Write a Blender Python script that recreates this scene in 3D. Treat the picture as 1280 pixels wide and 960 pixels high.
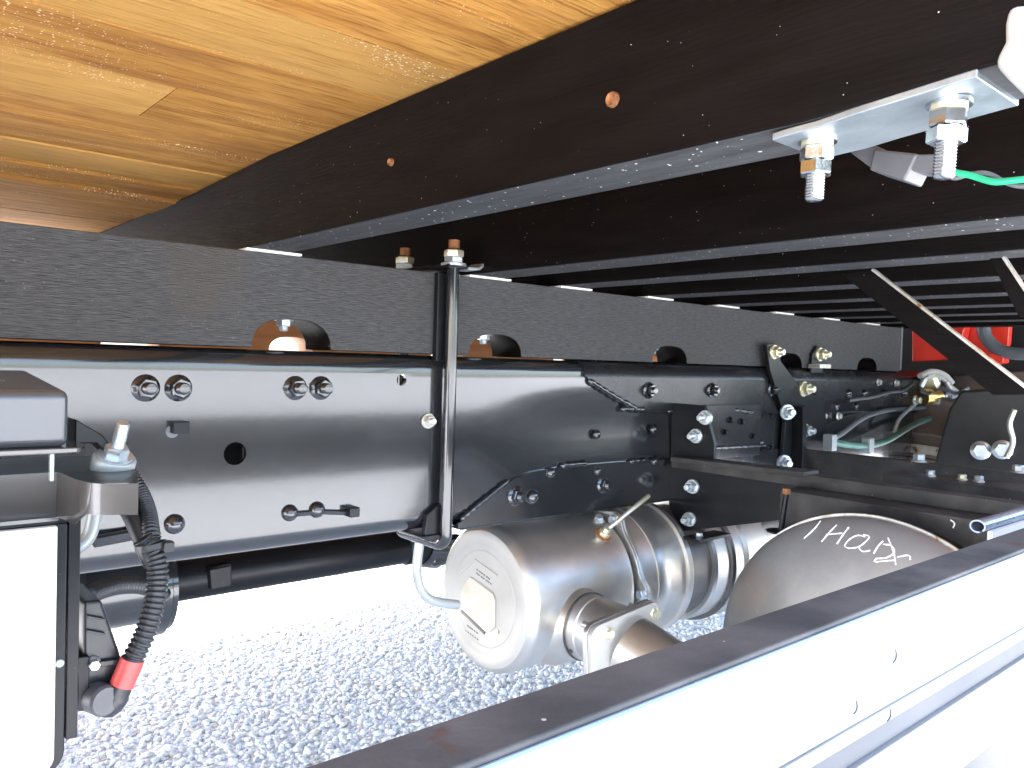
import bpy, math, random
import numpy as np
from mathutils import Vector, Matrix, Quaternion
random.seed(7); rng = np.random.default_rng(7)
S = bpy.context.scene
for o in list(bpy.data.objects): bpy.data.objects.remove(o)
COL = S.collection
H = 0.92                         # camera height above the gravel; every shape below is written relative to the lens, then lifted by H

# ------------------------------------------------------------------ camera
FPX, YAW, PIT, ROLL = 991.25, 0.8593495, -0.0260227, 0.0306011
F = np.array([math.cos(YAW)*math.cos(PIT), math.sin(YAW)*math.cos(PIT), math.sin(PIT)])
R = np.array([math.sin(YAW), -math.cos(YAW), 0.0]); U = np.cross(R, F)
R, U = R*math.cos(ROLL)+U*math.sin(ROLL), U*math.cos(ROLL)-R*math.sin(ROLL)
cam = bpy.data.cameras.new('camera'); camo = bpy.data.objects.new('camera', cam); COL.objects.link(camo)
cam.sensor_width = 36; cam.lens = 36*FPX/1280; cam.clip_start = 0.01; cam.clip_end = 2000
camo.matrix_world = Matrix(((R[0],U[0],-F[0],0),(R[1],U[1],-F[1],0),(R[2],U[2],-F[2],H),(0,0,0,1)))
S.camera = camo
# ------------------------------------------------------------------ world, sun, exposure
SUN_EL, SUN_AZ = math.radians(58), math.radians(282)     # azimuth measured from +Y towards +X
w = bpy.data.worlds.new('World'); S.world = w; w.use_nodes = True
nt = w.node_tree; bg = nt.nodes['Background']
sky = nt.nodes.new('ShaderNodeTexSky'); sky.sky_type = 'NISHITA'; sky.sun_disc = False
sky.sun_elevation = SUN_EL; sky.sun_rotation = SUN_AZ; sky.air_density = 1.0; sky.dust_density = 2.5
nt.links.new(sky.outputs[0], bg.inputs[0]); bg.inputs[1].default_value = 0.15
sl = bpy.data.lights.new('sun', 'SUN'); sl.energy = 2.7; sl.angle = math.radians(0.53); sl.color = (1, .975, .925)
so = bpy.data.objects.new('sun', sl); COL.objects.link(so)
sd = Vector((math.sin(SUN_AZ)*math.cos(SUN_EL), math.cos(SUN_AZ)*math.cos(SUN_EL), math.sin(SUN_EL)))
so.rotation_euler = sd.to_track_quat('Z', 'Y').to_euler(); so.location = (0, -3, 6)
vs = S.view_settings; S.display_settings.display_device = 'sRGB'
vs.view_transform = 'Standard'; vs.look = 'None'; vs.gamma = 1; vs.use_curve_mapping = False; vs.exposure = 3.2
S.render.engine = 'CYCLES'; S.cycles.max_bounces = 10; S.cycles.diffuse_bounces = 6; S.cycles.glossy_bounces = 5
S.cycles.sample_clamp_indirect = 8

def _ray(px, py): return F+(px-640)/FPX*R+(480-py)/FPX*U
def onX(v, px, py): d = _ray(px, py); return Vector(d*(v/d[0]))
def onY(v, px, py): d = _ray(px, py); return Vector(d*(v/d[1]))
def onZ(v, px, py): d = _ray(px, py); return Vector(d*(v/d[2]))

# ------------------------------------------------------------------ materials
def N(t, typ, **kw):
    n = t.nodes.new(typ)
    for k, v in kw.items(): setattr(n, k, v)
    return n
def mat(name, c1, c2=None, scale=8, stretch=(1,1,1), rough=(.4,.55), metal=0, spec=.5, coat=0, bump=0, bscale=60, bstretch=None,
        specks=None, rust=None, detail=6, ramp=(.35,.68), coordr='Object', cior=1.5, crough=.08):
    m = bpy.data.materials.new(name); m.use_nodes = True; t = m.node_tree; L = t.links.new
    b = t.nodes['Principled BSDF']; tc = N(t,'ShaderNodeTexCoord')
    c2 = c2 or tuple(x*.7 for x in c1)
    mp = N(t,'ShaderNodeMapping'); mp.inputs['Scale'].default_value = stretch; L(tc.outputs[coordr], mp.inputs[0])
    no = N(t,'ShaderNodeTexNoise'); no.inputs['Scale'].default_value = scale; no.inputs['Detail'].default_value = detail
    L(mp.outputs[0], no.inputs['Vector'])
    cr = N(t,'ShaderNodeValToRGB'); cr.color_ramp.elements[0].position = ramp[0]; cr.color_ramp.elements[1].position = ramp[1]
    cr.color_ramp.elements[0].color = (*c1,1); cr.color_ramp.elements[1].color = (*c2,1)
    L(no.outputs['Fac'], cr.inputs[0]); col = cr.outputs[0]
    if rust:
        rc, rs, th = rust
        n2 = N(t,'ShaderNodeTexNoise'); n2.inputs['Scale'].default_value = rs; n2.inputs['Detail'].default_value = 8; L(tc.outputs[coordr], n2.inputs['Vector'])
        r2 = N(t,'ShaderNodeValToRGB'); r2.color_ramp.elements[0].position = th; r2.color_ramp.elements[1].position = th+.06; L(n2.outputs['Fac'], r2.inputs[0])
        mx = N(t,'ShaderNodeMixRGB'); L(r2.outputs[0], mx.inputs[0]); L(col, mx.inputs[1]); mx.inputs[2].default_value = (*rc,1); col = mx.outputs[0]
    if specks:
        sc, ss, th = specks
        vo = N(t,'ShaderNodeTexVoronoi'); vo.inputs['Scale'].default_value = ss; L(tc.outputs[coordr], vo.inputs['Vector'])
        n3 = N(t,'ShaderNodeTexNoise'); n3.inputs['Scale'].default_value = ss*.06; L(tc.outputs[coordr], n3.inputs['Vector'])
        mu = N(t,'ShaderNodeMath', operation='MULTIPLY'); L(n3.outputs['Fac'], mu.inputs[0]); mu.inputs[1].default_value = th*2
        wn = N(t,'ShaderNodeTexWhiteNoise'); L(vo.outputs['Position'], wn.inputs['Vector'])
        mu2 = N(t,'ShaderNodeMath', operation='POWER'); L(wn.outputs['Value'], mu2.inputs[0]); mu2.inputs[1].default_value = 4
        mu3 = N(t,'ShaderNodeMath', operation='MULTIPLY'); L(mu.outputs[0], mu3.inputs[0]); L(mu2.outputs[0], mu3.inputs[1])
        lt = N(t,'ShaderNodeMath', operation='LESS_THAN'); L(vo.outputs['Distance'], lt.inputs[0]); L(mu3.outputs[0], lt.inputs[1])
        mx = N(t,'ShaderNodeMixRGB'); L(lt.outputs[0], mx.inputs[0]); L(col, mx.inputs[1]); mx.inputs[2].default_value = (*sc,1); col = mx.outputs[0]
    L(col, b.inputs['Base Color'])
    mr = N(t,'ShaderNodeMapRange'); mr.inputs['To Min'].default_value = rough[0]; mr.inputs['To Max'].default_value = rough[1]
    n4 = N(t,'ShaderNodeTexNoise'); n4.inputs['Scale'].default_value = scale*1.7; n4.inputs['Detail'].default_value = 5; L(mp.outputs[0], n4.inputs['Vector'])
    L(n4.outputs['Fac'], mr.inputs['Value']); L(mr.outputs[0], b.inputs['Roughness'])
    b.inputs['Metallic'].default_value = metal; b.inputs['Specular IOR Level'].default_value = spec; b.inputs['Coat Weight'].default_value = coat
    b.inputs['Coat Roughness'].default_value = crough; b.inputs['Coat IOR'].default_value = cior
    if bump:
        mb = N(t,'ShaderNodeMapping'); mb.inputs['Scale'].default_value = bstretch or stretch; L(tc.outputs[coordr], mb.inputs[0])
        nb = N(t,'ShaderNodeTexNoise'); nb.inputs['Scale'].default_value = bscale; nb.inputs['Detail'].default_value = 4; L(mb.outputs[0], nb.inputs['Vector'])
        bp = N(t,'ShaderNodeBump'); bp.inputs['Strength'].default_value = bump; bp.inputs['Distance'].default_value = .003
        L(nb.outputs['Fac'], bp.inputs['Height']); L(bp.outputs[0], b.inputs['Normal'])
    return m
M = {}
M['railblack'] = mat('glossy black chassis paint', (.012,.013,.015), (.020,.021,.023), 5, rough=(.14,.22), spec=.5, coat=1, cior=1.54, crough=.09, bump=.06, bscale=45, specks=((.2,.2,.2),90,.04))
M['black'] = mat('black steel paint', (.007,.0075,.009), (.012,.012,.014), 12, rough=(.25,.42), spec=.28, bump=.08, bscale=120, specks=((.3,.3,.3),160,.05))
M['blackworn'] = mat('worn black paint', (.010,.010,.011), (.035,.031,.028), 14, rough=(.35,.6), spec=.3, bump=.15, bscale=90, specks=((.4,.38,.35),140,.09), rust=((.14,.045,.02),9,.66))
M['armworn'] = mat('dusty worn black paint', (.030,.029,.028), (.075,.068,.062), 18, (1,1,1), (.4,.65), spec=.35, bump=.2, bscale=90, specks=((.3,.28,.26),120,.14), rust=((.16,.05,.03),5,.68))
M['semigloss'] = mat('semi gloss black chassis paint', (.009,.0095,.011), (.017,.017,.019), 9, rough=(.2,.32), spec=.45, bump=.12, bscale=60, specks=((.25,.25,.25),120,.05))
M['plastic'] = mat('black plastic', (.018,.018,.019), (.026,.026,.028), 20, rough=(.28,.42), spec=.6, bump=.06, bscale=300)
M['rubber'] = mat('weathered dark rubber strip', (.055,.055,.055), (.12,.113,.108), 16, rough=(.55,.8), bump=.2, bscale=160, specks=((.45,.42,.4),60,.07), rust=((.09,.05,.035),22,.66), spec=.3)
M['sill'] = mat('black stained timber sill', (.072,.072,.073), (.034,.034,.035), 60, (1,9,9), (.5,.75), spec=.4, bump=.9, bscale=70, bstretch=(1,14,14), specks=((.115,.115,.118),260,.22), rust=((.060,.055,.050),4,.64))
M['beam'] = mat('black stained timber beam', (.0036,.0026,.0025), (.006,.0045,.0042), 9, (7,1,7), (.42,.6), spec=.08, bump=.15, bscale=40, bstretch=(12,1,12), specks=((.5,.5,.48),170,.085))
M['beamdustlit'] = mat('dusty timber underside with painted bounce light', (.046,.047,.049), (.026,.026,.027), 14, (7,1,7), (.5,.7), spec=.3, bump=.25, bscale=60, bstretch=(12,1,12), specks=((.6,.6,.58),200,.24))  # dust specks, plus ground bounce painted in as a paler grey
M['farsill'] = mat('red brown primed timber', (.60,.25,.085), (.45,.17,.055), 9, (1,6,6), (.5,.7), bump=.3, bscale=40)
M['zinc'] = mat('bright zinc plating', (.66,.70,.72), (.52,.58,.61), 30, rough=(.22,.42), metal=.75, bump=.1, bscale=200)
M['zincbright'] = mat('polished zinc', (.60,.62,.62), (.50,.53,.53), 60, rough=(.12,.26), metal=1, bump=.08, bscale=260)
M['zincplate'] = mat('bluish zinc plate', (.34,.385,.41), (.24,.28,.30), 40, rough=(.3,.5), metal=.7, bump=.15, bscale=150)
M['zincyellow'] = mat('yellow passivated zinc', (.80,.76,.58), (.66,.62,.42), 40, rough=(.25,.45), metal=.7, bump=.1, bscale=200)
M['zincold'] = mat('dull zinc with rust blush', (.62,.63,.60), (.46,.42,.33), 45, rough=(.3,.5), metal=.7, rust=((.25,.12,.05),50,.62))
M['rusty'] = mat('rusted steel', (.30,.12,.04), (.16,.06,.02), 60, rough=(.6,.85), bump=.6, bscale=300)
M['stainless'] = mat('stainless exhaust steel', (.69,.67,.63), (.52,.51,.48), 9, rough=(.28,.52), metal=.93, bump=.10, bscale=38, rust=((.56,.48,.37),4,.62))
M['stainlessdull'] = mat('blasted exhaust end cap', (.47,.46,.435), (.41,.40,.375), 9, rough=(.5,.65), metal=.5, bump=.08, bscale=220)
M['badge'] = mat('cream data plate', (.56,.52,.44), (.47,.43,.36), 25, rough=(.4,.6), metal=.35)
M['darksteel'] = mat('heat tinted dark steel band', (.20,.19,.18), (.13,.125,.12), 10, rough=(.3,.5), metal=.9)
M['tank'] = mat('bare oxidised steel tank head', (.33,.325,.32), (.20,.196,.192), 6, rough=(.36,.52), metal=.6, bump=.12, bscale=80, specks=((.5,.47,.42),120,.08), rust=((.25,.225,.205),4,.55))
M['chalk'] = mat('white chalk', (.85,.84,.80), (.7,.69,.66), 90, rough=(.8,.95))
M['white'] = mat('white painted aluminium', (.74,.735,.72), (.68,.675,.66), 3, rough=(.25,.4), bump=.02, bscale=60)
M['guard'] = mat('mill finish aluminium with road film', (.215,.213,.208), (.18,.178,.174), 2.5, (1,4,4), (.3,.45), metal=.25, bump=.03, bscale=60, rust=((.165,.162,.155),3,.6), specks=((.07,.07,.07),60,.05))
M['bluewhite'] = mat('polished aluminium edge', (.30,.36,.44), (.24,.29,.36), 5, rough=(.2,.35), metal=.5)
M['groove'] = mat('groove shade and scuff grey', (.035,.045,.065), (.025,.032,.045), 5, rough=(.4,.6))
M['pad'] = mat('pale packing strip', (.82,.80,.74), (.7,.68,.62), 30, rough=(.5,.7))
M['greybox'] = mat('grey enamelled cover', (.05,.054,.062), (.06,.064,.072), 6, rough=(.2,.3), coat=.6, cior=1.5, spec=.5)
M['brownbracket'] = mat('dark bracket enamel', (.034,.029,.026), (.05,.043,.038), 9, rough=(.18,.3), coat=1, cior=1.55, spec=.6)
M['red'] = mat('red painted cab steel', (.85,.045,.02), (.7,.03,.016), 12, rough=(.3,.45), coat=.3)
M['redtape'] = mat('red vinyl tape', (.72,.10,.09), (.62,.07,.06), 30, rough=(.3,.45))
M['green'] = mat('green wire sheath', (.02,.42,.20), (.015,.35,.16), 30, rough=(.3,.45))
M['greenhose'] = mat('green grey nylon tube', (.10,.22,.17), (.07,.16,.12), 30, rough=(.3,.45))
M['greyplastic'] = mat('grey connector plastic', (.11,.11,.115), (.085,.085,.09), 30, rough=(.35,.5))
M['greyhose'] = mat('grey hose', (.12,.13,.14), (.09,.10,.11), 20, rough=(.35,.5))
M['brass'] = mat('brass fitting', (.80,.55,.20), (.65,.42,.14), 40, rough=(.25,.4), metal=.9)
M['paletube'] = mat('pale grey tube', (.42,.45,.45), (.34,.37,.37), 20, rough=(.3,.45), metal=.3)
M['creamplastic'] = mat('cream white plastic', (.42,.40,.38), (.36,.345,.33), 12, rough=(.35,.5))
M['browndrum'] = mat('dusty brown grey steel', (.13,.10,.085), (.07,.056,.05), 8, rough=(.45,.65), metal=.2, rust=((.16,.085,.05),7,.57))

def wood_mat(name, a, b_, pale=0):
    m = bpy.data.materials.new(name); m.use_nodes = True; t = m.node_tree; L = t.links.new
    bs = t.nodes['Principled BSDF']; tc = N(t,'ShaderNodeTexCoord'); oi = N(t,'ShaderNodeObjectInfo')
    ad = N(t,'ShaderNodeVectorMath', operation='ADD'); L(tc.outputs['Object'], ad.inputs[0])
    sc = N(t,'ShaderNodeVectorMath', operation='SCALE'); sc.inputs[0].default_value = (7,3,1); L(oi.outputs['Random'], sc.inputs['Scale']); L(sc.outputs[0], ad.inputs[1])
    mp = N(t,'ShaderNodeMapping'); mp.inputs['Scale'].default_value = (2.6,26,26); L(ad.outputs[0], mp.inputs[0])
    n1 = N(t,'ShaderNodeTexNoise'); n1.inputs['Scale'].default_value = 2.2; n1.inputs['Detail'].default_value = 8; n1.inputs['Distortion'].default_value = .6; L(mp.outputs[0], n1.inputs['Vector'])
    cr = N(t,'ShaderNodeValToRGB'); e = cr.color_ramp.elements
    e[0].position = .30; e[0].color = (*a,1); e[1].position = .72; e[1].color = (*b_,1); L(n1.outputs['Fac'], cr.inputs[0])
    # broad tone change board to board and along a board
    hs = N(t,'ShaderNodeHueSaturation'); L(cr.outputs[0], hs.inputs['Color'])
    n2 = N(t,'ShaderNodeTexNoise'); n2.inputs['Scale'].default_value = 3.5; n2.inputs['Detail'].default_value = 3; L(ad.outputs[0], n2.inputs['Vector'])
    mr = N(t,'ShaderNodeMapRange'); mr.inputs['To Min'].default_value = .80; mr.inputs['To Max'].default_value = 1.15; L(n2.outputs['Fac'], mr.inputs['Value'])
    mr2 = N(t,'ShaderNodeMapRange'); mr2.inputs['To Min'].default_value = .86; mr2.inputs['To Max'].default_value = 1.12; L(oi.outputs['Random'], mr2.inputs['Value'])
    mm = N(t,'ShaderNodeMath', operation='MULTIPLY'); L(mr.outputs[0], mm.inputs[0]); L(mr2.outputs[0], mm.inputs[1]); L(mm.outputs[0], hs.inputs['Value'])
    # soaked-in dirt in long uneven streaks
    n6 = N(t,'ShaderNodeTexNoise'); n6.inputs['Scale'].default_value = 1; n6.inputs['Detail'].default_value = 7; n6.inputs['Roughness'].default_value = .7
    mp6 = N(t,'ShaderNodeMapping'); mp6.inputs['Scale'].default_value = (3.2,16,3); L(ad.outputs[0], mp6.inputs[0]); L(mp6.outputs[0], n6.inputs['Vector'])
    r6 = N(t,'ShaderNodeValToRGB'); r6.color_ramp.elements[0].position = .50; r6.color_ramp.elements[1].position = .74; L(n6.outputs['Fac'], r6.inputs[0])
    s6 = N(t,'ShaderNodeMath', operation='MULTIPLY'); L(r6.outputs[0], s6.inputs[0]); s6.inputs[1].default_value = .62-.4*pale
    mx6 = N(t,'ShaderNodeMixRGB'); L(s6.outputs[0], mx6.inputs[0]); L(hs.outputs[0], mx6.inputs[1]); mx6.inputs[2].default_value = (.21,.095,.045,1)
    # short dark pores
    mp3 = N(t,'ShaderNodeMapping'); mp3.inputs['Scale'].default_value = (16,230,230); L(ad.outputs[0], mp3.inputs[0])
    n3 = N(t,'ShaderNodeTexNoise'); n3.inputs['Scale'].default_value = 1.5; n3.inputs['Detail'].default_value = 3; L(mp3.outputs[0], n3.inputs['Vector'])
    r3 = N(t,'ShaderNodeValToRGB'); r3.color_ramp.elements[0].position = .50; r3.color_ramp.elements[1].position = .70; L(n3.outputs['Fac'], r3.inputs[0])
    sc3 = N(t,'ShaderNodeMath', operation='MULTIPLY'); L(r3.outputs[0], sc3.inputs[0]); sc3.inputs[1].default_value = .8-.35*pale
    mx = N(t,'ShaderNodeMixRGB'); L(sc3.outputs[0], mx.inputs[0]); L(mx6.outputs[0], mx.inputs[1]); mx.inputs[2].default_value = (.20,.075,.018,1)
    # dusty pale grains in patches
    vo = N(t,'ShaderNodeTexVoronoi'); vo.inputs['Scale'].default_value = 330; L(ad.outputs[0], vo.inputs['Vector'])
    n5 = N(t,'ShaderNodeTexNoise'); n5.inputs['Scale'].default_value = 1; n5.inputs['Detail'].default_value = 3
    mp5 = N(t,'ShaderNodeMapping'); mp5.inputs['Scale'].default_value = (3.5,11,3); L(ad.outputs[0], mp5.inputs[0]); L(mp5.outputs[0], n5.inputs['Vector'])
    mr5 = N(t,'ShaderNodeMapRange'); mr5.inputs['From Min'].default_value = .50; mr5.inputs['From Max'].default_value = .68; mr5.inputs['To Min'].default_value = .04; mr5.inputs['To Max'].default_value = .42; L(n5.outputs['Fac'], mr5.inputs['Value'])
    wn = N(t,'ShaderNodeTexWhiteNoise'); L(vo.outputs['Position'], wn.inputs['Vector'])
    m5 = N(t,'ShaderNodeMath', operation='MULTIPLY'); L(mr5.outputs[0], m5.inputs[0]); L(wn.outputs['Value'], m5.inputs[1])
    lt = N(t,'ShaderNodeMath', operation='LESS_THAN'); L(vo.outputs['Distance'], lt.inputs[0]); L(m5.outputs[0], lt.inputs[1])
    mx2 = N(t,'ShaderNodeMixRGB'); L(lt.outputs[0], mx2.inputs[0]); L(mx.outputs[0], mx2.inputs[1]); mx2.inputs[2].default_value = (.72,.55,.36,1)
    L(mx2.outputs[0], bs.inputs['Base Color']); bs.inputs['Roughness'].default_value = .75; bs.inputs['Specular IOR Level'].default_value = .12
    bp = N(t,'ShaderNodeBump'); bp.inputs['Strength'].default_value = .5; bp.inputs['Distance'].default_value = .002; L(n3.outputs['Fac'], bp.inputs['Height']); L(bp.outputs[0], bs.inputs['Normal'])
    return m
M['floor'] = wood_mat('hardwood bed board', (.55,.285,.070), (.33,.138,.029))
M['floorpale'] = wood_mat('pale hardwood bed board', (.60,.335,.095), (.49,.255,.065), 1)

def gravel_mats():
    m = bpy.data.materials.new('crushed gravel ground'); m.use_nodes = True; t = m.node_tree; L = t.links.new; b = t.nodes['Principled BSDF']
    g = N(t,'ShaderNodeNewGeometry'); vo = N(t,'ShaderNodeTexVoronoi'); vo.inputs['Scale'].default_value = 55; L(g.outputs['Position'], vo.inputs['Vector'])
    cr = N(t,'ShaderNodeValToRGB'); cr.color_ramp.elements[0].color = (.62,.62,.615,1); cr.color_ramp.elements[1].color = (.76,.76,.75,1)
    wn = N(t,'ShaderNodeTexWhiteNoise'); L(vo.outputs['Position'], wn.inputs['Vector']); L(wn.outputs['Value'], cr.inputs[0]); L(cr.outputs[0], b.inputs['Base Color'])
    b.inputs['Roughness'].default_value = .85
    bp = N(t,'ShaderNodeBump'); bp.inputs['Strength'].default_value = .9; bp.inputs['Distance'].default_value = .012; bp.invert = True
    L(vo.outputs['Distance'], bp.inputs['Height']); L(bp.outputs[0], b.inputs['Normal'])
    m2 = bpy.data.materials.new('gravel stones'); m2.use_nodes = True; t = m2.node_tree; L = t.links.new; b = t.nodes['Principled BSDF']
    a = N(t,'ShaderNodeAttribute', attribute_name='stone'); n = N(t,'ShaderNodeTexNoise'); n.inputs['Scale'].default_value = 160
    mr = N(t,'ShaderNodeMapRange'); mr.inputs['To Min'].default_value = .7; mr.inputs['To Max'].default_value = 1.25; L(n.outputs['Fac'], mr.inputs['Value'])
    hs = N(t,'ShaderNodeHueSaturation'); L(a.outputs['Color'], hs.inputs['Color']); L(mr.outputs[0], hs.inputs['Value']); L(hs.outputs[0], b.inputs['Base Color'])
    b.inputs['Roughness'].default_value = .8
    return m, m2
M['ground'], M['stones'] = gravel_mats()

# ------------------------------------------------------------------ mesh helpers
WM = {}
def put(o, parent, world):
    WM[o.name] = world; COL.objects.link(o)
    if parent is not None:
        o.parent = parent; o.matrix_basis = WM[parent.name].inverted() @ world
    else: o.matrix_basis = world
    return o
def thing(name, label, cat, loc, group=None):
    o = bpy.data.objects.new(name, None); o.empty_display_size = .05
    put(o, None, Matrix.Translation(Vector(loc))); o['label'] = label; o['category'] = cat
    if group: o['group'] = group
    return o
class MB:
    def __init__(s): s.v = []; s.f = []
    def add(s, vs, fs):
        b = len(s.v); s.v += [tuple(v) for v in vs]; s.f += [tuple(i+b for i in f) for f in fs]; return s
    def box(s, a, b):
        (x0,y0,z0),(x1,y1,z1) = a, b
        vs = [(x,y,z) for x in (x0,x1) for y in (y0,y1) for z in (z0,z1)]
        return s.add(vs, [(0,1,3,2),(4,6,7,5),(0,4,5,1),(2,3,7,6),(0,2,6,4),(1,5,7,3)])
    def prism(s, poly, vec):                      # polygon of 3-D points pushed along vec
        n = len(poly); vec = Vector(vec); p = [Vector(q) for q in poly]
        nm = Vector((0,0,0))
        for i in range(n): nm += p[i].cross(p[(i+1)%n])
        if nm.dot(vec) > 0: p = p[::-1]
        vs = p+[q+vec for q in p]
        return s.add(vs, [tuple(range(n)), tuple(range(2*n-1, n-1, -1))]+[(i, i+n, (i+1)%n+n, (i+1)%n) for i in range(n)])
    def tube(s, pts, rad, n=12, cap=True):
        pts = [Vector(p) for p in pts]; k = len(pts); rs = rad if hasattr(rad,'__len__') else [rad]*k
        t0 = (pts[1]-pts[0]).normalized(); ref = Vector((0,0,1)) if abs(t0.z) < .9 else Vector((1,0,0)); u = t0.cross(ref).normalized()
        vs, fs = [], []
        for i, p in enumerate(pts):
            t = (pts[min(i+1,k-1)]-pts[max(i-1,0)]).normalized(); u = (u-t*u.dot(t)).normalized(); v = t.cross(u)
            vs += [p+(u*math.cos(a)+v*math.sin(a))*rs[i] for a in (2*math.pi*j/n for j in range(n))]
        for i in range(k-1):
            for j in range(n): fs.append((i*n+j, i*n+(j+1)%n, (i+1)*n+(j+1)%n, (i+1)*n+j))
        if cap: fs += [tuple(range(n))[::-1], tuple((k-1)*n+j for j in range(n))]
        return s.add(vs, fs)
    def lathe(s, prof, o, d, n=40, ph=0):         # prof: (radius, distance along d)
        o, d = Vector(o), Vector(d).normalized(); ref = Vector((0,0,1)) if abs(d.z) < .9 else Vector((1,0,0)); u = d.cross(ref).normalized(); v = d.cross(u)
        vs, fs, ring = [], [], []
        for r, h in prof:
            if r < 1e-7: ring.append([len(vs)]); vs.append(o+d*h)
            else:
                ring.append([len(vs)+j for j in range(n)]); vs += [o+d*h+(u*math.cos(ph+2*math.pi*j/n)+v*math.sin(ph+2*math.pi*j/n))*r for j in range(n)]
        for a, b in zip(ring, ring[1:]):
            for j in range(n):
                q = [a[j%len(a)], b[j%len(b)], b[(j+1)%len(b)], a[(j+1)%len(a)]]; q = [x for i,x in enumerate(q) if x not in q[:i]]
                if len(q) > 2: fs.append(tuple(q))
        return s.add(vs, fs)
    def mesh(s, name, m, smooth=True, ang=35, ctr=None):
        me = bpy.data.meshes.new(name)
        c = Vector(ctr) if ctr is not None else Vector((0,0,0))
        me.from_pydata([Vector(v)-c for v in s.v], [], s.f); me.update(); me.validate()
        import bmesh
        bm = bmesh.new(); bm.from_mesh(me); bmesh.ops.recalc_face_normals(bm, faces=bm.faces); bm.to_mesh(me); bm.free()
        if smooth: me.shade_smooth(); me.set_sharp_from_angle(angle=math.radians(ang))
        me.materials.append(M[m] if isinstance(m, str) else m); return me
    def build(s, name, m, parent=None, bevel=0, seg=2, smooth=True, ang=35, ctr=None):
        a = np.array([tuple(v) for v in s.v]); c = Vector((a.min(0)+a.max(0))/2) if ctr is None else Vector(ctr)
        if parent is None: c.z = a[:,2].min()
        o = bpy.data.objects.new(name, s.mesh(name, m, smooth, ang, c)); put(o, parent, Matrix.Translation(c))
        if bevel:
            bv = o.modifiers.new('edge', 'BEVEL'); bv.width = bevel; bv.segments = seg; bv.limit_method = 'ANGLE'; bv.angle_limit = math.radians(40); bv.harden_normals = True
        return o
def tag(o, label, cat, group=None):
    o['label'] = label; o['category'] = cat
    if group: o['group'] = group
    return o
def align(pos, d): return Matrix.Translation(Vector(pos)) @ Vector(d).to_track_quat('Z','Y').to_matrix().to_4x4()
def inst(name, me, parent, world):
    o = bpy.data.objects.new(name, me); put(o, parent, world); return o
def smooth_path(P, k=10):
    P = [Vector(p) for p in P]; Q = [P[0]*2-P[1]]+P+[P[-1]*2-P[-2]]; out = []
    for i in range(1, len(Q)-2):
        a,b,c,d = Q[i-1:i+3]
        for j in range(k):
            t = j/k; out.append(.5*((2*b)+(c-a)*t+(2*a-5*b+4*c-d)*t*t+(3*b-a-3*c+d)*t**3))
    return out+[P[-1]]
def boolean_holes(o, cutters):
    for c in cutters:
        md = o.modifiers.new('hole', 'BOOLEAN'); md.operation = 'DIFFERENCE'; md.object = c; md.solver = 'EXACT'
    dg = bpy.context.evaluated_depsgraph_get(); dg.update()
    me = bpy.data.meshes.new_from_object(o.evaluated_get(dg)); o.modifiers.clear(); o.data = me
    me.shade_smooth(); me.set_sharp_from_angle(angle=math.radians(35))
    for c in cutters: bpy.data.objects.remove(c)

# bolt kit: local +Z points out of the surface, unit radius = washer radius
HEXP = lambda r, z0, z1, ch: [(0,z0),(r,z0),(r,z1-ch),(r*.86,z1),(0,z1)]
K = {}
def kit(name, prof, m, n=24): K[name] = MB().lathe(prof, (0,0,0), (0,0,1), n).mesh(name, m, True, 32)
for mk in ('zinc','zincyellow','zincold','railblack','black'):
    kit('washer_'+mk, [(0,-.1),(1,-.1),(1,.12),(.93,.2),(0,.2)], mk, 28)
    K['hex_'+mk] = MB().lathe([(0,.15),(.74,.15),(.78,.2),(.78,.72),(.68,.82),(.48,.82),(0,.82)], (0,0,0), (0,0,1), 6).mesh('hex', mk, True, 25)
    th = [(0,.5)]+[(.42+(.03 if i%2 else -.02), .55+i*.055) for i in range(14)]+[(.36,1.38),(0,1.4)]
    kit('stud_'+mk, th, mk, 14)
    kit('rivet_'+mk, [(1,-.1)]+[(math.cos(a),.62*math.sin(a)) for a in np.linspace(0,math.pi/2,7)[:-1]]+[(0,.62)], mk, 20)
    kit('flange_'+mk, [(0,-.1),(1,-.1),(1,.05),(.9,.14),(.72,.22),(.62,.3),(0,.3)], mk, 24)
def bolt(parent, pos, d, r, m='zinc', kind='nut', spin=None, long=1):
    """one bolt: stud (part) carrying a washer and a hex nut (sub-parts), or a plain domed rivet"""
    w0 = align(pos, d) @ Matrix.Rotation(random.uniform(0,1) if spin is None else spin, 4, 'Z') @ Matrix.Diagonal((r,r,r*long,1))
    if kind == 'rivet': return inst('rivet', K['rivet_'+m], parent, w0)
    if kind == 'small': 
        b = inst('bolt', K['hex_'+m], parent, w0); inst('washer', K['flange_'+m], b, w0); return b
    b = inst('bolt', K['stud_'+m], parent, w0)
    inst('washer', K[('flange_' if kind == 'flange' else 'washer_')+m], b, w0); inst('nut', K['hex_'+m], b, w0)
    return b
OUT = (0,-1,0)

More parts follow.
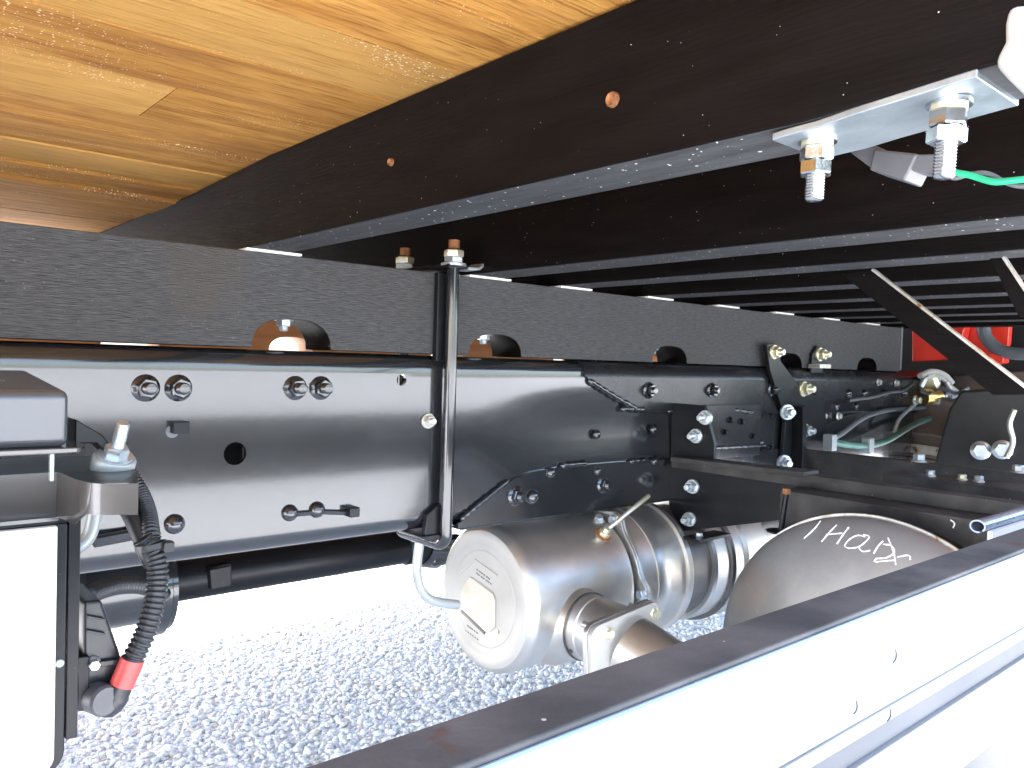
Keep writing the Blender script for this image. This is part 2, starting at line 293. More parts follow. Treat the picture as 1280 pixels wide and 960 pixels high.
# ================================================================== THE SETTING: gravel yard
g = MB(); gz = -H
g.add([(-400,-400,gz),(400,-400,gz),(400,400,gz),(-400,400,gz)], [(0,1,2,3)])
go = g.build('ground', 'ground', smooth=False); go['kind'] = 'structure'
def stones(n, x0, x1, y0, y1, r0, r1):
    t = (1+5**.5)/2
    ico = np.array([(-1,t,0),(1,t,0),(-1,-t,0),(1,-t,0),(0,-1,t),(0,1,t),(0,-1,-t),(0,1,-t),(t,0,-1),(t,0,1),(-t,0,-1),(-t,0,1)])/math.hypot(1,t)
    fc = np.array([(0,11,5),(0,5,1),(0,1,7),(0,7,10),(0,10,11),(1,5,9),(5,11,4),(11,10,2),(10,7,6),(7,1,8),(3,9,4),(3,4,2),(3,2,6),(3,6,8),(3,8,9),(4,9,5),(2,4,11),(6,2,10),(8,6,7),(9,8,1)])
    r = r0+(r1-r0)*rng.random(n)**2.2
    sc = np.stack([r*rng.uniform(.8,1.35,n), r*rng.uniform(.7,1.1,n), r*rng.uniform(.5,.85,n)], 1)
    v = ico[None]*(1+rng.uniform(-.36,.30,(n,12,1)))*sc[:,None]
    a = rng.uniform(0,6.283,n); c, s = np.cos(a)[:,None], np.sin(a)[:,None]
    tl = rng.uniform(-.5,.5,n)[:,None]
    y, z = v[...,1]*np.cos(tl)-v[...,2]*np.sin(tl), v[...,1]*np.sin(tl)+v[...,2]*np.cos(tl)
    x = v[...,0]
    P = np.stack([x*c-y*s, x*s+y*c, z], -1)
    P += np.stack([rng.uniform(x0,x1,n), rng.uniform(y0,y1,n), gz+r*rng.uniform(-.1,.5,n)], 1)[:,None]
    Fc = (fc[None]+12*np.arange(n)[:,None,None]).reshape(-1,3)
    base = np.array([(.75,.745,.72),(.78,.77,.745),(.70,.70,.69),(.83,.82,.79),(.61,.61,.60),(.78,.69,.56),(.63,.66,.68),(.87,.86,.83)])
    ck = base[rng.choice(8, n, p=[.2,.2,.15,.14,.1,.04,.1,.07])]*rng.uniform(.85,1.15,(n,1))
    return P.reshape(-1,3), Fc, np.repeat(ck, 12, 0)
parts = [stones(76000, .1,3.2, 1.15,3.1, .0034,.0112), stones(6000, 1.5,3.4, .2,1.2, .005,.013), stones(9000, .5,5.5, 3.1,5.5, .008,.018)]
V = np.concatenate([p[0] for p in parts]); off = np.cumsum([0]+[len(p[0]) for p in parts[:-1]])
Fa = np.concatenate([p[1]+o for p,o in zip(parts,off)]); Ck = np.concatenate([p[2] for p in parts])
me = bpy.data.meshes.new('gravel'); me.vertices.add(len(V)); me.vertices.foreach_set('co', V.ravel())
me.loops.add(Fa.size); me.loops.foreach_set('vertex_index', Fa.ravel().astype(np.int32))
me.polygons.add(len(Fa)); me.polygons.foreach_set('loop_start', np.arange(0, Fa.size, 3, dtype=np.int32)); me.polygons.foreach_set('loop_total', np.full(len(Fa), 3, dtype=np.int32))
me.update(calc_edges=True)
at = me.color_attributes.new('stone', 'FLOAT_COLOR', 'POINT'); at.data.foreach_set('color', np.c_[Ck, np.ones(len(Ck))].astype(np.float32).ravel())
me.materials.append(M['stones']); gro = bpy.data.objects.new('gravel', me); put(gro, None, Matrix.Identity(4)); gro['kind'] = 'stuff'
tag(gro, 'loose pale grey crushed gravel under and beyond the truck', 'gravel')

# ================================================================== CHASSIS RAILS
ZT, ZB = .008, -.262
def rail_profile(y0, s, rt=.022, rb=.028, th=.007, fl=.075):
    """C channel, web at y0, flanges towards s*y"""
    p = []
    for a in np.linspace(math.pi/2, math.pi, 7): p.append((y0+s*(rt+rt*math.cos(a)), ZT-rt+rt*math.sin(a)))
    p += [(y0,z) for z in np.linspace(ZT-rt, ZB+rb, 18)[1:-1]]
    for a in np.linspace(math.pi, 1.5*math.pi, 8): p.append((y0+s*(rb+rb*math.cos(a)), ZB+rb+rb*math.sin(a)))
    q = [(y0+s*fl, ZB), (y0+s*fl, ZB+th)]
    for a in np.linspace(1.5*math.pi, math.pi, 6): q.append((y0+s*(rb+(rb-th)*math.cos(a)), ZB+rb+(rb-th)*math.sin(a)))
    q += [(y0+s*th,z) for z in np.linspace(ZB+rb, ZT-rt, 18)[1:-1]]
    for a in np.linspace(math.pi, math.pi/2, 6): q.append((y0+s*(rt+(rt-th)*math.cos(a)), ZT-rt+(rt-th)*math.sin(a)))
    return p+q+[(y0+s*fl, ZT-th), (y0+s*fl, ZT)]
RX0, RX1 = -2.4, 2.98
rail = thing('chassis_rail', 'glossy black steel chassis rail with bolts and weld plates, clasped by the U-bolt', 'chassis rail', (1.0,1.03,ZB), 'long rails of the truck frame')
def hollow(x, z):
    sm = lambda a,b,t: (lambda u: u*u*(3-2*u))(min(1,max(0,(t-a)/(b-a))))
    k = sm(.75,1.06,x)*(1-sm(1.26,1.42,x)); u = (z+.105)/.088
    return .0040*k*math.cos(u*math.pi/2)**2 if abs(u) < 1 else 0
RP = rail_profile(1.0,1); st = [RX0,.70]+list(np.arange(.73,1.46,.02))+[1.6,RX1]; n_ = len(RP); wv, wf = [], []
for x in st: wv += [(x, y+(hollow(x,z) if y < 1.01 else 0), z) for y,z in RP]
for i in range(len(st)-1): wf += [(i*n_+j, i*n_+(j+1)%n_, (i+1)*n_+(j+1)%n_, (i+1)*n_+j) for j in range(n_)]
wf += [tuple(range(n_)), tuple((len(st)-1)*n_+j for j in range(n_))]
web = MB().add(wv,wf).build('channel', 'railblack', rail)
def cutter(p, r):
    c = MB().lathe([(0,-.05),(r,-.05),(r,.05),(0,.05)], (0,0,0), (0,1,0), 28); o = bpy.data.objects.new('cut', c.mesh('cut','black')); COL.objects.link(o); o.matrix_basis = Matrix.Translation(p); return o
boolean_holes(web, [cutter(Vector((.3962,1.0,-.1268)), .0148), cutter(Vector((.6452,1.0,-.0298)), .0085), cutter(Vector((-.2,1.0,-.1)), .0148)])
web.matrix_basis = web.matrix_basis
for px,py in ((182,485),(223,485),(369,485),(401,485)):
    p = onY(1.0,px,py); bolt(rail, p, OUT, .0165, 'railblack', 'flange', long=1.05)
p = onY(1.0,535,526); bolt(rail, p, OUT, .012, 'zincold', 'nut')
for px,py,r in ((218,655,.0125),(362,641,.0115),(396,637,.0115)):
    bolt(rail, onY(1.0,px,py), OUT, r, 'railblack', 'rivet', long=1.5)
# square clip on the web with its pale smear of sealant
p = onY(1.0,223,533); MB().box((p.x-.010,.985,p.z-.008),(p.x+.009,1.004,p.z+.007)).build('clip', 'black', rail, .0015)
MB().lathe([(0,.0),(.008,.0),(.006,.0008),(0,.001)], (p.x-.007,1.0,p.z-.006), OUT, 20).build('sealant_smear', 'greyhose', rail)
p = onY(1.0,437,641); MB().box((p.x-.008,.984,p.z-.004),(p.x+.008,1.003,p.z+.010)).build('clip', 'black', rail, .002)
# reinforcement plates welded on the web
PT = .0055
low = [onY(1.0,570,655),onY(1.0,598,630),onY(1.0,640,598),onY(1.0,665,589),onY(1.0,700,583),onY(1.0,770,577),onY(1.0,840,573)]
tops = [(q.x,q.z) for q in low]+[(2.9,-.183)]; lv, lf = [], []
for x,z in tops: lv += [(x,1.0-PT,z),(x,1.0-PT,-.2635),(x,1.014,-.2635),(x,1.0002,z)]
for i in range(len(tops)-1): lf += [(4*i+a,4*i+(a+1)%4,4*i+4+(a+1)%4,4*i+4+a) for a in range(4)]
lf += [(0,1,2,3),tuple(4*len(tops)-4+a for a in range(4))]
MB().add(lv,lf).build('lower_reinforcement_plate', 'railblack', rail, ang=20)
MB().box((low[0].x+.004,1.0-PT-.0025,-.2665),(2.9,1.062,-.2637)).build('flange_edge', 'railblack', rail, .0008)
up = [onY(1.0,731,462),onY(1.0,733,474),onY(1.0,762,492),onY(1.0,800,514)]
uppoly = [(up[0].x,1.0012,-.014)]+[(q.x,1.0012,q.z) for q in up[1:]]+[(1.3,1.0012,up[3].z-.01),(2.5,1.0012,-.105),(2.5,1.0012,-.014)]
MB().prism(uppoly, (0,-PT,0)).build('upper_reinforcement_plate', 'semigloss', rail, .0012)
# raised top lip of the outer rail section where the reinforcement begins
def lip_ring(x): return [(x, 1.0+dy, z) for dy,z in ((-.006,-.020),(-.0045,-.008),(.003,.004),(.014,.0115),(.05,.0125),(.05,.0075),(.02,.0070),(.004,-.004),(.0,-.020))]
MB().prism(lip_ring(1.03), (1.6,0,0)).build('top_lip', 'semigloss', rail)
def weld(pts, r, n=14, name='weld_bead'):
    P = smooth_path(pts, max(2, int(n/(len(pts)-1)))); rs = [r*(.7+.5*abs(math.sin(i*2.1))+random.uniform(-.1,.15)) for i in range(len(P))]; rs[0] = rs[-1] = r*.35
    return MB().tube(P, rs, 8).build(name, 'railblack', rail, ang=60)
Yw = 1.0-PT*.6
weld([onY(Yw,575,650),onY(Yw,600,629),onY(Yw,636,600)], .0045, 22)
weld([onY(Yw,700,582),onY(Yw,733,579)], .0055, 12); weld([onY(Yw,786,577),onY(Yw,810,575)], .005, 10)
weld([onY(Yw,735,475),onY(Yw,765,494),onY(Yw,800,514)], .0055, 22); weld([onY(Yw,776,511),onY(Yw,806,512)], .006, 12)
weld([onY(Yw,834,514),onY(Yw,857,513)], .0045, 10); weld([onY(Yw,915,511),onY(Yw,936,514)], .004, 8)
for px,py,r,k in ((645,620,.0175,'s'),(665,621,.013,'r'),(754,606,.016,'s'),(688,591,.0095,'r'),(747,589,.008,'r'),(818,577,.009,'r'),(747,543,.009,'r'),(818,537,.010,'r'),
                  (811,488,.0165,'s'),(890,488,.0165,'s'),(965,487,.016,'s'),(880,520,.009,'r'),(892,556,.008,'r'),(907,555,.008,'r'),(922,554,.008,'r'),(937,554,.008,'r'),(951,554,.009,'r'),(946,518,.007,'r'),(944,535,.007,'r'),(1060,492,.012,'r'),(1080,492,.012,'r'),(1105,492,.013,'r'),(1130,492,.013,'r'),(1045,508,.010,'r'),(1070,508,.010,'r')):
    q = onY(.995,px,py); q.y += hollow(q.x,q.z)*.7 if (px,py) in ((747,543),(818,537)) else 0
    if k == 's': bolt(rail, q, OUT, r, 'railblack', 'flange', long=.8)
    else: bolt(rail, q, OUT, r, 'railblack', 'rivet', long=1.3)
# the far rail and sill
frail = thing('chassis_rail', 'black chassis rail on the far side, half hidden behind the drive shaft', 'chassis rail', (1.0,1.82,ZB), 'long rails of the truck frame')
MB().prism([(RX0,y,z) for y,z in rail_profile(1.85,-1)], (RX1-RX0,0,0)).build('channel', 'railblack', frail)

# ================================================================== TIMBER SILLS (notched along the bottom)
ZS = .1355; ZS0 = .0105
def arch(x0, x1, h):
    c, r = (x0+x1)/2, (x1-x0)/2
    return [(c+r*(1 if math.cos(a)>0 else -1)*abs(math.cos(a))**.75, ZS0+h*abs(math.sin(a))**.85) for a in np.linspace(math.pi, 0, 13)]
NOTCH = [(.418,.531,.040),(.775,.886,.036),(1.232,1.342,.034),(1.69,1.80,.034),(2.085,2.20,.034)]
SX1 = 2.34
def sill_poly(y, xs0=-2.4):
    p = [(xs0,ZS0)]
    for n_ in ([(-.10,.01,.038)]+NOTCH): p += arch(*n_)
    return [(x,y,z) for x,z in p+[(SX1,ZS0),(SX1,ZS),(xs0,ZS)]]
sill = thing('sill_beam', 'dark grey grained timber sill on the chassis rail, notched along its lower edge', 'timber beam', (1.0,1.04,ZS0), 'timber sills on the chassis rails')
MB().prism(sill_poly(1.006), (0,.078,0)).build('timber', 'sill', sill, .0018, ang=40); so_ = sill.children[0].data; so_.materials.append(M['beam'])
for f_ in so_.polygons: f_.material_index = 1 if abs(f_.normal.y) < .5 and f_.normal.z < .3 and f_.center.z+WM[sill.children[0].name].translation.z < .056 else 0  # notch walls take the darker beam stain, painting in the recess shade
MB().box((SX1,1.004,ZS0+.004),(SX1+.012,1.09,ZS+.004)).build('end_plate', 'greyplastic', sill, .001)
for x,m in ((.474,'zinc'),(.826,'zinc'),(1.268,'zinc'),(1.733,'zinc'),(2.12,'zinc')):
    h = [n_[2] for n_ in NOTCH if n_[0] < x < n_[1]][0]
    bolt(sill, (x,1.035,ZS0+h+.001), (0,0,-1), .0135, m, 'nut', long=.9)
fs = thing('sill_beam', 'red brown timber sill glimpsed through the notches of the dark sill', 'timber beam', (1.0,1.8,ZS0), 'timber sills on the chassis rails')
MB().prism(sill_poly(1.768), (0,.078,0)).build('timber', 'farsill', fs, .0018)

# ================================================================== BED FLOOR AND CROSS BEAMS
ZF = .249
floor = thing('bed_floor', 'orange brown hardwood plank floor of the truck bed seen from below', 'bed floor', (1.0,1.4,ZF))
edges = [.12,.235,.345,.455,.557,.665,.777,.900,.985,1.10,1.21,1.295,1.42,1.505,1.60,1.70,1.82,1.94,2.06,2.18,2.30,2.42,2.54,2.66]
drop = lambda y: 0 if y < .95 else min(.010, (y-.95)*.03)
for i,(a,b) in enumerate(zip(edges, edges[1:])):
    z = ZF-drop(a)+random.uniform(-.0012,.0012)-(.004 if i in (11,12) else 0)
    segs = [(-2.4,.245,'floorpale'),(.2462,2.4,'floor')] if i == 6 else [(-2.4,2.4,'floorpale' if i in (4,9) else 'floor')]
    for x0,x1,m in segs:
        o = MB().box((x0,a+.0006,z),(x1,b-.0006,z+.028)).build('plank', m, floor)
MB().prism([(-2.4,.10,.29),(-2.4,2.68,.29),(3.2,2.68,.29),(3.2,.10,.29)], (0,0,.04)).build('deck_shade', 'blackworn', floor)  # carried on past the planks, added to shade the red panel
beams = [(.410,.058,'black cross beam carrying the bent zinc plate with two bolts'),(.772,.068,'black cross beam just past the U-bolt nut on the sill'),(.972,.062,'black cross beam from which the diagonal flat bar stay hangs'),
         (1.208,.062,'black cross beam next beyond the diagonal stay'),(1.44,.062,'black cross beam second beyond the diagonal stay'),(1.668,.062,'black cross beam third beyond the diagonal stay, above bolted hanger plate'),
         (1.893,.062,'black cross beam fourth beyond the diagonal stay'),(2.12,.062,'black cross beam above the grey end plate of the sill')]
for i,(x,wd,lab) in enumerate(beams):
    b = thing('cross_beam', lab, 'cross beam', (x+wd/2,1.4,ZS), 'cross beams under the bed floor')
    yn = .115 if i < 1 else (.14 if i < 3 else [.36,.42,.50,.50,.50][i-3])
    poly = [(x,yn,ZS+.0110),(x,.235,ZS+.0032),(x,.30,ZS+.0032),(x,2.66,ZS+.0032),(x,2.66,ZF-.012),(x,1.28,ZF-.0115),(x,.95,ZF-.0012),(x,yn,ZF-.0012)] if i < 1 else \
           [(x,yn,ZS+.0032),(x,2.66,ZS+.0032),(x,2.66,ZF-.012),(x,1.28,ZF-.0115),(x,.95,ZF-.0012),(x,yn,ZF-.0012)]
    MB().prism(poly, (wd,0,0)).build('timber', 'beam', b, .0025, ang=40); bo = b.children[0].data; bo.materials.append(M['beamdustlit'])
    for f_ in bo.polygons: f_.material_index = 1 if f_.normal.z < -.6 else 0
    MB().box((x-.004,1.0,ZS),(x+wd+.014,1.09,ZS+.0032)).build('packing_strip', 'pad', b, .0006)
    if i == 0:
        for px,py,r in ((490,203,.0038),(767,125,.0055)):
            q = onX(x,px,py); MB().lathe([(0,.0028),(r*.45,.0015),(r*.8,.0035),(r,.002),(r,-.003),(0,-.003)], q, (-1,0,0), 14).build('rusty_screw_head', 'rusty', b, ang=60)
side = MB().prism([(2.40,.5,.05),(2.40,.5,.29),(2.40,2.66,.29),(2.40,2.66,.14),(2.40,.5,.142)][1:], (.06,0,0)).build('end_beam', 'beam', floor, .002)

# ================================================================== U-BOLT
ub = thing('u_bolt', 'black U-bolt clamping the grey sill to the glossy rail, with zinc nuts on top', 'u-bolt', (.722,1.04,-.295))
ux, r = .7215, .0098; yo, yi, zb = .982, 1.118, -.284
arc = [(ux,yo,.172),(ux,yo,.10),(ux,yo,-.1),(ux,yo,zb+.02)]+[(ux,yo+.02-.02*math.cos(a),zb+.02-.02*math.sin(a)) for a in np.linspace(.2,math.pi/2,6)]+[(ux,yi-.02,zb)]+[(ux,yi-.02+.02*math.sin(a),zb+.02-.02*math.cos(a)) for a in np.linspace(.2,math.pi/2,6)]+[(ux,yi,.10),(ux,yi,.172)]
MB().tube(arc, r, 16).build('rod', 'railblack', ub)
for y in (yo, yi):
    bolt(ub, (ux,y,.147), (0,0,1), .0195, 'zinc', 'nut', spin=.3, long=.8); 
    K2 = MB().lathe([(0,.8),(.76,.82),(.78,.9),(.78,1.38),(.68,1.48),(0,1.48)], (0,0,0), (0,0,1), 6).mesh('hex','zincyellow',True,25)
    inst('lock_nut', K2, ub, align((ux,y,.147),(0,0,1)) @ Matrix.Rotation(.8,4,'Z') @ Matrix.Diagonal((.0195,.0195,.0156,1)))
    MB().tube([(ux,y,.165),(ux,y,.1850)], .0086, 12).build('rod_tip', 'rusty', ub)
MB().prism([(ux-.018,yo-.012,.1425),(ux+.02,yo-.012,.1425),(ux+.02,yi+.02,.1425),(ux-.018,yi+.02,.1425)], (0,0,.005)).build('clamp_plate', 'black', ub, .001)
tabp = [(ux+.02,.1425),(ux+.042,.1440),(ux+.050,.150),(ux+.055,.162),(ux+.0585,.161),(ux+.053,.147),(ux+.044,.1400),(ux+.02,.1385)]
MB().prism([(x,yo-.01,z+.003) for x,z in tabp], (0,.035,0)).build('bent_tab', 'zinc', ub, .0005)
MB().box((ux-.0185,.9945,.0),(ux+.0105,1.0055,.1350)).build('shadow_strip', 'black', ub, .001)  # shadow beside the rod, painted in as a dark strip on the sill
# spacer block between rail flange and the bottom of the bolt
sp = [(ux-.034,-.262),(ux-.030,-.235),(ux-.012,-.222),(ux+.006,-.222),(ux+.012,-.2745),(ux-.03,-.2745)]
MB().prism([(x,.990,z) for x,z in sp], (0,.0098,0)).build('spacer_plate', 'black', ub, .001)
MB().prism([(ux-.045,.985,-.266),(ux-.03,.985,-.2745),(ux+.004,.985,-.2745),(ux+.004,.985,-.2655)], (0,.11,0)).build('saddle', 'black', ub, .0008)

# ================================================================== BENT PLATE WITH BOLTS ON THE FIRST BEAM
bp = thing('mounting_plate', 'bent bright zinc plate with two downward bolts under the cross beam', 'mounting plate', (.44,.2,.09))
pr = [(.2535,.1368),(.243,.1378),(.226,.1385),(.205,.1410),(.150,.1458),(.146,.1460)]
MB().prism([(.410,y,z) for y,z in pr]+[(.410,y,z-.0042) for y,z in pr[::-1]], (.058,0,0)).build('plate', 'zincplate', bp, .0008)
for (y,z,t) in ((.2375,.1345,.0),(.1665,.1395,.02)):
    d = Vector((-.03,t,-1)).normalized(); p = Vector((.432,y,z))
    w0 = align(p, d); s_ = .0088
    MBt = MB().lathe([(0,0)]+[(.0050+(.00035 if i%2 else -.0003), .002+i*.00082) for i in range(44 if y < .2 else 40)]+[(.0042,.0385 if y < .2 else .0352),(0,.0388 if y < .2 else .0355)], (0,0,0), (0,0,1), 18).mesh('stud','zincbright',True,50)
    b_ = inst('bolt', MBt, bp, w0)
    inst('washer', MB().lathe([(0,-.001),(.0108,-.001),(.0108,.0018),(0,.0018)], (0,0,0),(0,0,1),28).mesh('washer','zincbright'), b_, w0)
    inst('spring_washer', MB().lathe([(0,.0018),(.0088,.0018),(.0088,.0042),(0,.0042)], (0,0,0),(0,0,1),24).mesh('washer','zincyellow'), b_, w0)
    for z0,sp_ in ((.0042,.2),(.0126,.55)):
        inst('nut', MB().lathe([(0,z0),(.0084,z0),(.0094,z0+.0008),(.0094,z0+.0072),(.0084,z0+.008),(0,z0+.008)], (0,0,0),(0,0,1),6).mesh('nut','zincbright',True,25), b_, w0 @ Matrix.Rotation(sp_,4,'Z'))
# connector and its wires
cn = thing('wire_connector', 'grey plastic wire connector behind the bent zinc plate', 'connector', (.5,.22,.12))
def obox(pts, v, name, m, par, bev=.001): return MB().prism(pts, v).build(name, m, par, bev)
obox([onX(.495,1062,190),onX(.495,1092,181),onX(.495,1112,190),onX(.495,1108,214),onX(.495,1086,208)], (.022,0,0), 'plug', 'greyplastic', cn)
obox([onX(.492,1092,186),onX(.492,1147,192),onX(.492,1130,226),onX(.492,1086,212)], (.026,0,0), 'housing', 'greyplastic', cn, .0015)
obox([onX(.495,1146,193),onX(.495,1178,192),onX(.495,1176,216),onX(.495,1138,213)], (.02,0,0), 'socket', 'greyplastic', cn)
gw = thing('green_wire', 'bright green wire twisted with a grey one leaving the connector', 'wire', (.5,.17,.11))
MB().tube(smooth_path([onX(.505,1165,200),onX(.505,1190,214),onX(.505,1212,219),onX(.505,1240,227),onX(.505,1262,226),onX(.505,1300,222)]), .0019, 10).build('green_strand', 'green', gw)
MB().tube(smooth_path([onX(.508,1165,206),onX(.508,1190,222),onX(.508,1212,218),onX(.508,1235,217),onX(.508,1265,231),onX(.508,1300,234)]), .0014, 10).build('grey_strand', 'greyhose', gw)
pc = MB().prism([onX(.405,1259,6),onX(.405,1254,30),onX(.405,1254,52),onX(.405,1240,78),onX(.405,1256,96),onX(.405,1276,116),onX(.405,1310,120),onX(.405,1310,2)], (.05,0,0)).build('end_cap', 'creamplastic', None, .004, 3)
tag(pc, 'white plastic end fitting at the outer tip of the bolted cross beam', 'end fitting')

# ================================================================== DIAGONAL STAYS
def stay(lab, x, pts, th=.006):
    t = thing('stay_bar', lab, 'stay bar', (x, min(p.y for p in pts), min(p.z for p in pts)), 'flat stays hanging from the beams')
    MB().prism([(x,p.y,p.z) for p in pts], (th,0,0)).build('flat_bar', 'beam', t, .0006)
    a,b = pts[0],pts[1]; d = (b-a).normalized(); n_ = Vector((0,-d.z,d.y)); n_ = n_ if n_.z > 0 else -n_
    MB().prism([(x-.001,a.y,a.z),(x-.001,b.y,b.z),(x-.001,b.y+n_.y*.003,b.z+n_.z*.003),(x-.001,a.y+n_.y*.003,a.z+n_.z*.003)], (.0085,0,0)).build('flange', 'zincold', t, .0004)  # pale strip painting the lit upper edge of the black bar
    return t
A = onX(1.0,1089,338); B = onX(1.0,1290,493); C_ = onX(1.0,1250,502); D_ = onX(1.0,1052,343)
C_ = D_+(B-A)
stay('black flat bar stay slanting down from the cross beam towards the side guard', 1.0, [Vector((1,A.y,A.z)),Vector((1,B.y,B.z)),C_,D_])
A = onX(.98,1252,322); B = onX(.98,1300,395)
stay('short black stay with pale edge near the white guard, beside the long slanting stay', .98, [Vector((1,A.y,A.z)),Vector((1,B.y,B.z)),Vector((1,B.y+.02,B.z)),Vector((1,A.y+.012,A.z))])

# ================================================================== HANGER BRACKETS ON THE RAIL
hb = thing('hanger_bracket', 'black curved hanger plate bolted to sill and rail with zinc bolts', 'bracket', (1.75,.98,-.2))
pp = [(954,431),(966,428),(972,452),(990,476),(1004,492),(1026,496),(1032,560),(1032,600),(972,596),(978,520),(970,500),(958,462)]
MB().prism([onY(.992,*q) for q in pp], (0,-.009,0)).build('plate', 'black', hb, .001)
MB().prism([onY(.983,*q) for q in ((990,508),(995,506),(994,592),(989,592))], (0,-.028,0)).build('rib', 'black', hb, .001)
for px,py,r in ((967,440,.017),(1004,486,.019),(1006,538,.017)): bolt(hb, onY(.983,px,py), OUT, r, 'zincyellow' if py < 500 else 'zinc', 'nut', long=1.15)
for px,py,r in ((987,515,.018),(983,578,.018)): bolt(hb, onY(.955,px,py)+Vector((-.01,0,0)), (-.55,-1,0), r, 'zinc', 'nut')
cb = thing('clip_bracket', 'small black bent clip with one zinc bolt on the sill beside the hanger plate', 'bracket', (1.87,.99,.0))
MB().prism([onY(1.0055,*q) for q in ((1012,442),(1018,432),(1030,434),(1028,450),(1024,466),(1010,466))], (0,-.008,0)).build('plate', 'black', cb, .001)
MB().prism([onY(.9975,*q) for q in ((1011,455),(1025,455),(1024,460),(1010,460))], (0,-.03,0)).build('lip', 'zincold', cb, .0006)
bolt(cb, onY(.997,1024,443), OUT, .018, 'zincyellow', 'nut', long=1.2)

gs = thing('gusset_bracket', 'black gusset plate under the rail with a column of zinc bolts', 'bracket', (1.29,.85,-.32))
gp = [onX(1.29,*q) for q in ((858,505),(880,507),(893,555),(892,574),(1000,590),(1004,645),(960,652),(868,667),(862,640))]
gp[0].y = gp[-1].y = .9995; gp[-2].y = .96
MB().prism(gp, (.009,0,0)).build('plate', 'black', gs, .0012)
gf = [onX(1.262,*q) for q in ((838,571),(1005,590),(1005,596),(838,577))]
MB().prism(gf, (.05,0,0)).build('top_flange', 'armworn', gs, .0008)
for px,py in ((882,522),(870,545),(866,608),(862,649)): bolt(gs, onX(1.288,px,py), (-1,-.12,0), .0145, 'zinc', 'nut', long=1.3)
MB().prism([(1.31,.9945,-.075),(1.31,.9945,-.19),(1.60,.9945,-.19),(1.60,.9945,-.075)], (0,-.006,0)).build('web_plate', 'semigloss', gs, .001)

# ================================================================== OUTRIGGER ARMS
def arm(lab, x, wd, y0, y1, zt, h, bolts=(), mk='armworn'):
    t = thing('outrigger_arm', lab, 'outrigger', (x,(y0+y1)/2,zt-h), 'outrigger arms reaching to the side guard')
    MB().prism([(x,y0,zt),(x+wd,y0,zt),(x+wd,y0,zt-.006),(x+.006,y0,zt-.006),(x+.006,y0,zt-h),(x,y0,zt-h)], (0,y1-y0,0)).build('angle_bar', mk, t, .0012)
    for (yy,m,r) in bolts: bolt(t, (x+wd*.55,yy,zt), (0,0,1), r, m, 'small', long=1.3)
    return t
arm('slim black outrigger arm carrying on from the gusset flange', 1.275, .03, .30, .985, -.176, .022)
arm('wide black box arm over the bare steel tank, with a yellow bolt head', 1.225, .135, .36, .715, -.2005, .085, ((.565,'zincyellow',.009),))
arm('far black outrigger arm with two zinc bolt heads', 1.775, .03, .38, .985, -.186, .055, ((.72,'zinc',.016),(.53,'zinc',.014)))
arm('black arm between the slim and far outriggers, with zinc and yellow bolts', 1.64, .11, .36, .73, -.203, .03, ((.66,'zinc',.011),(.60,'zincyellow',.010),(.57,'zinc',.011)))
pin = thing('hanger_pin', 'thin black rod with rusty tip standing by the tank head', 'pin', (1.2,.74,-.29))
a = onX(1.2,983,616); b = onX(1.2,976,664)
MB().tube([b,a], .0045, 12).build('rod', 'black', pin); MB().tube([a-Vector((0,0,.002)),a+Vector((0,0,.007))], .007, 6).build('nut', 'rusty', pin)
MB().lathe([(0,-.002),(.022,-.002),(.024,.001),(0,.002)], b, (0,0,1), 24).build('cup_washer', 'black', pin)
# rolled aluminium edge channel beside the guard
ch = thing('edge_channel', 'short bright rolled aluminium channel behind the side guard', 'channel', (1.0,.33,-.18))
ring = [(.331+.0085*math.cos(a), -.169+.0075*math.sin(a)) for a in np.linspace(-.6*math.pi,1.25*math.pi,18)]
inner = [(.331+.0068*math.cos(a), -.169+.0058*math.sin(a)) for a in np.linspace(1.25*math.pi,-.6*math.pi,18)]
MB().prism([(.99,y,z) for y,z in ring+inner], (.9,0,0)).build('rolled_edge', 'bluewhite', ch)
MB().box((1.0,.318,-.196),(1.9,.324,-.174)).build('web', 'white', ch, .0006)

# ================================================================== BARE STEEL TANK
TX, TY, TZ, TR = 1.15, .5244, -.4532, .243
tk = thing('steel_tank', 'round bare steel tank end with chalk writing, behind the side guard', 'tank', (1.4,TY,TZ-TR))
DH = .05
def dome(q):
    q = min(q,.9999); return DH*(1-q**2.6)**.62
prof = [(0,DH)]+[(TR*q,dome(q)) for q in (.1,.2,.3,.4,.5,.6,.68,.75,.81,.86,.9,.93,.96,.98,.995)]+[(TR,0),(TR,-.012)]
MB().lathe(prof, (TX,TY,TZ), (-1,0,0), 96).build('dished_head', 'tank', tk)
MB().lathe([(TR-.01,-.010),(TR+.004,-.010),(TR+.0045,-.014),(TR-.01,-.016)], (TX,TY,TZ), (-1,0,0), 96).build('rim', 'zincold', tk)
MB().lathe([(TR-.012,-.0158),(TR-.010,-.03),(TR-.010,-.42),(0,-.42)], (TX,TY,TZ), (-1,0,0), 64).build('shell', 'blackworn', tk)
def on_dome(px, py):
    d = _ray(px,py); x = TX-.03
    for _ in range(20):
        p = d*(x/d[0]); q = math.hypot(p[1]-TY,p[2]-TZ)/TR; x = .5*x+.5*(TX-dome(min(q,.999)))
    return Vector(d*(x/d[0]))+Vector((-.0004,0,0))
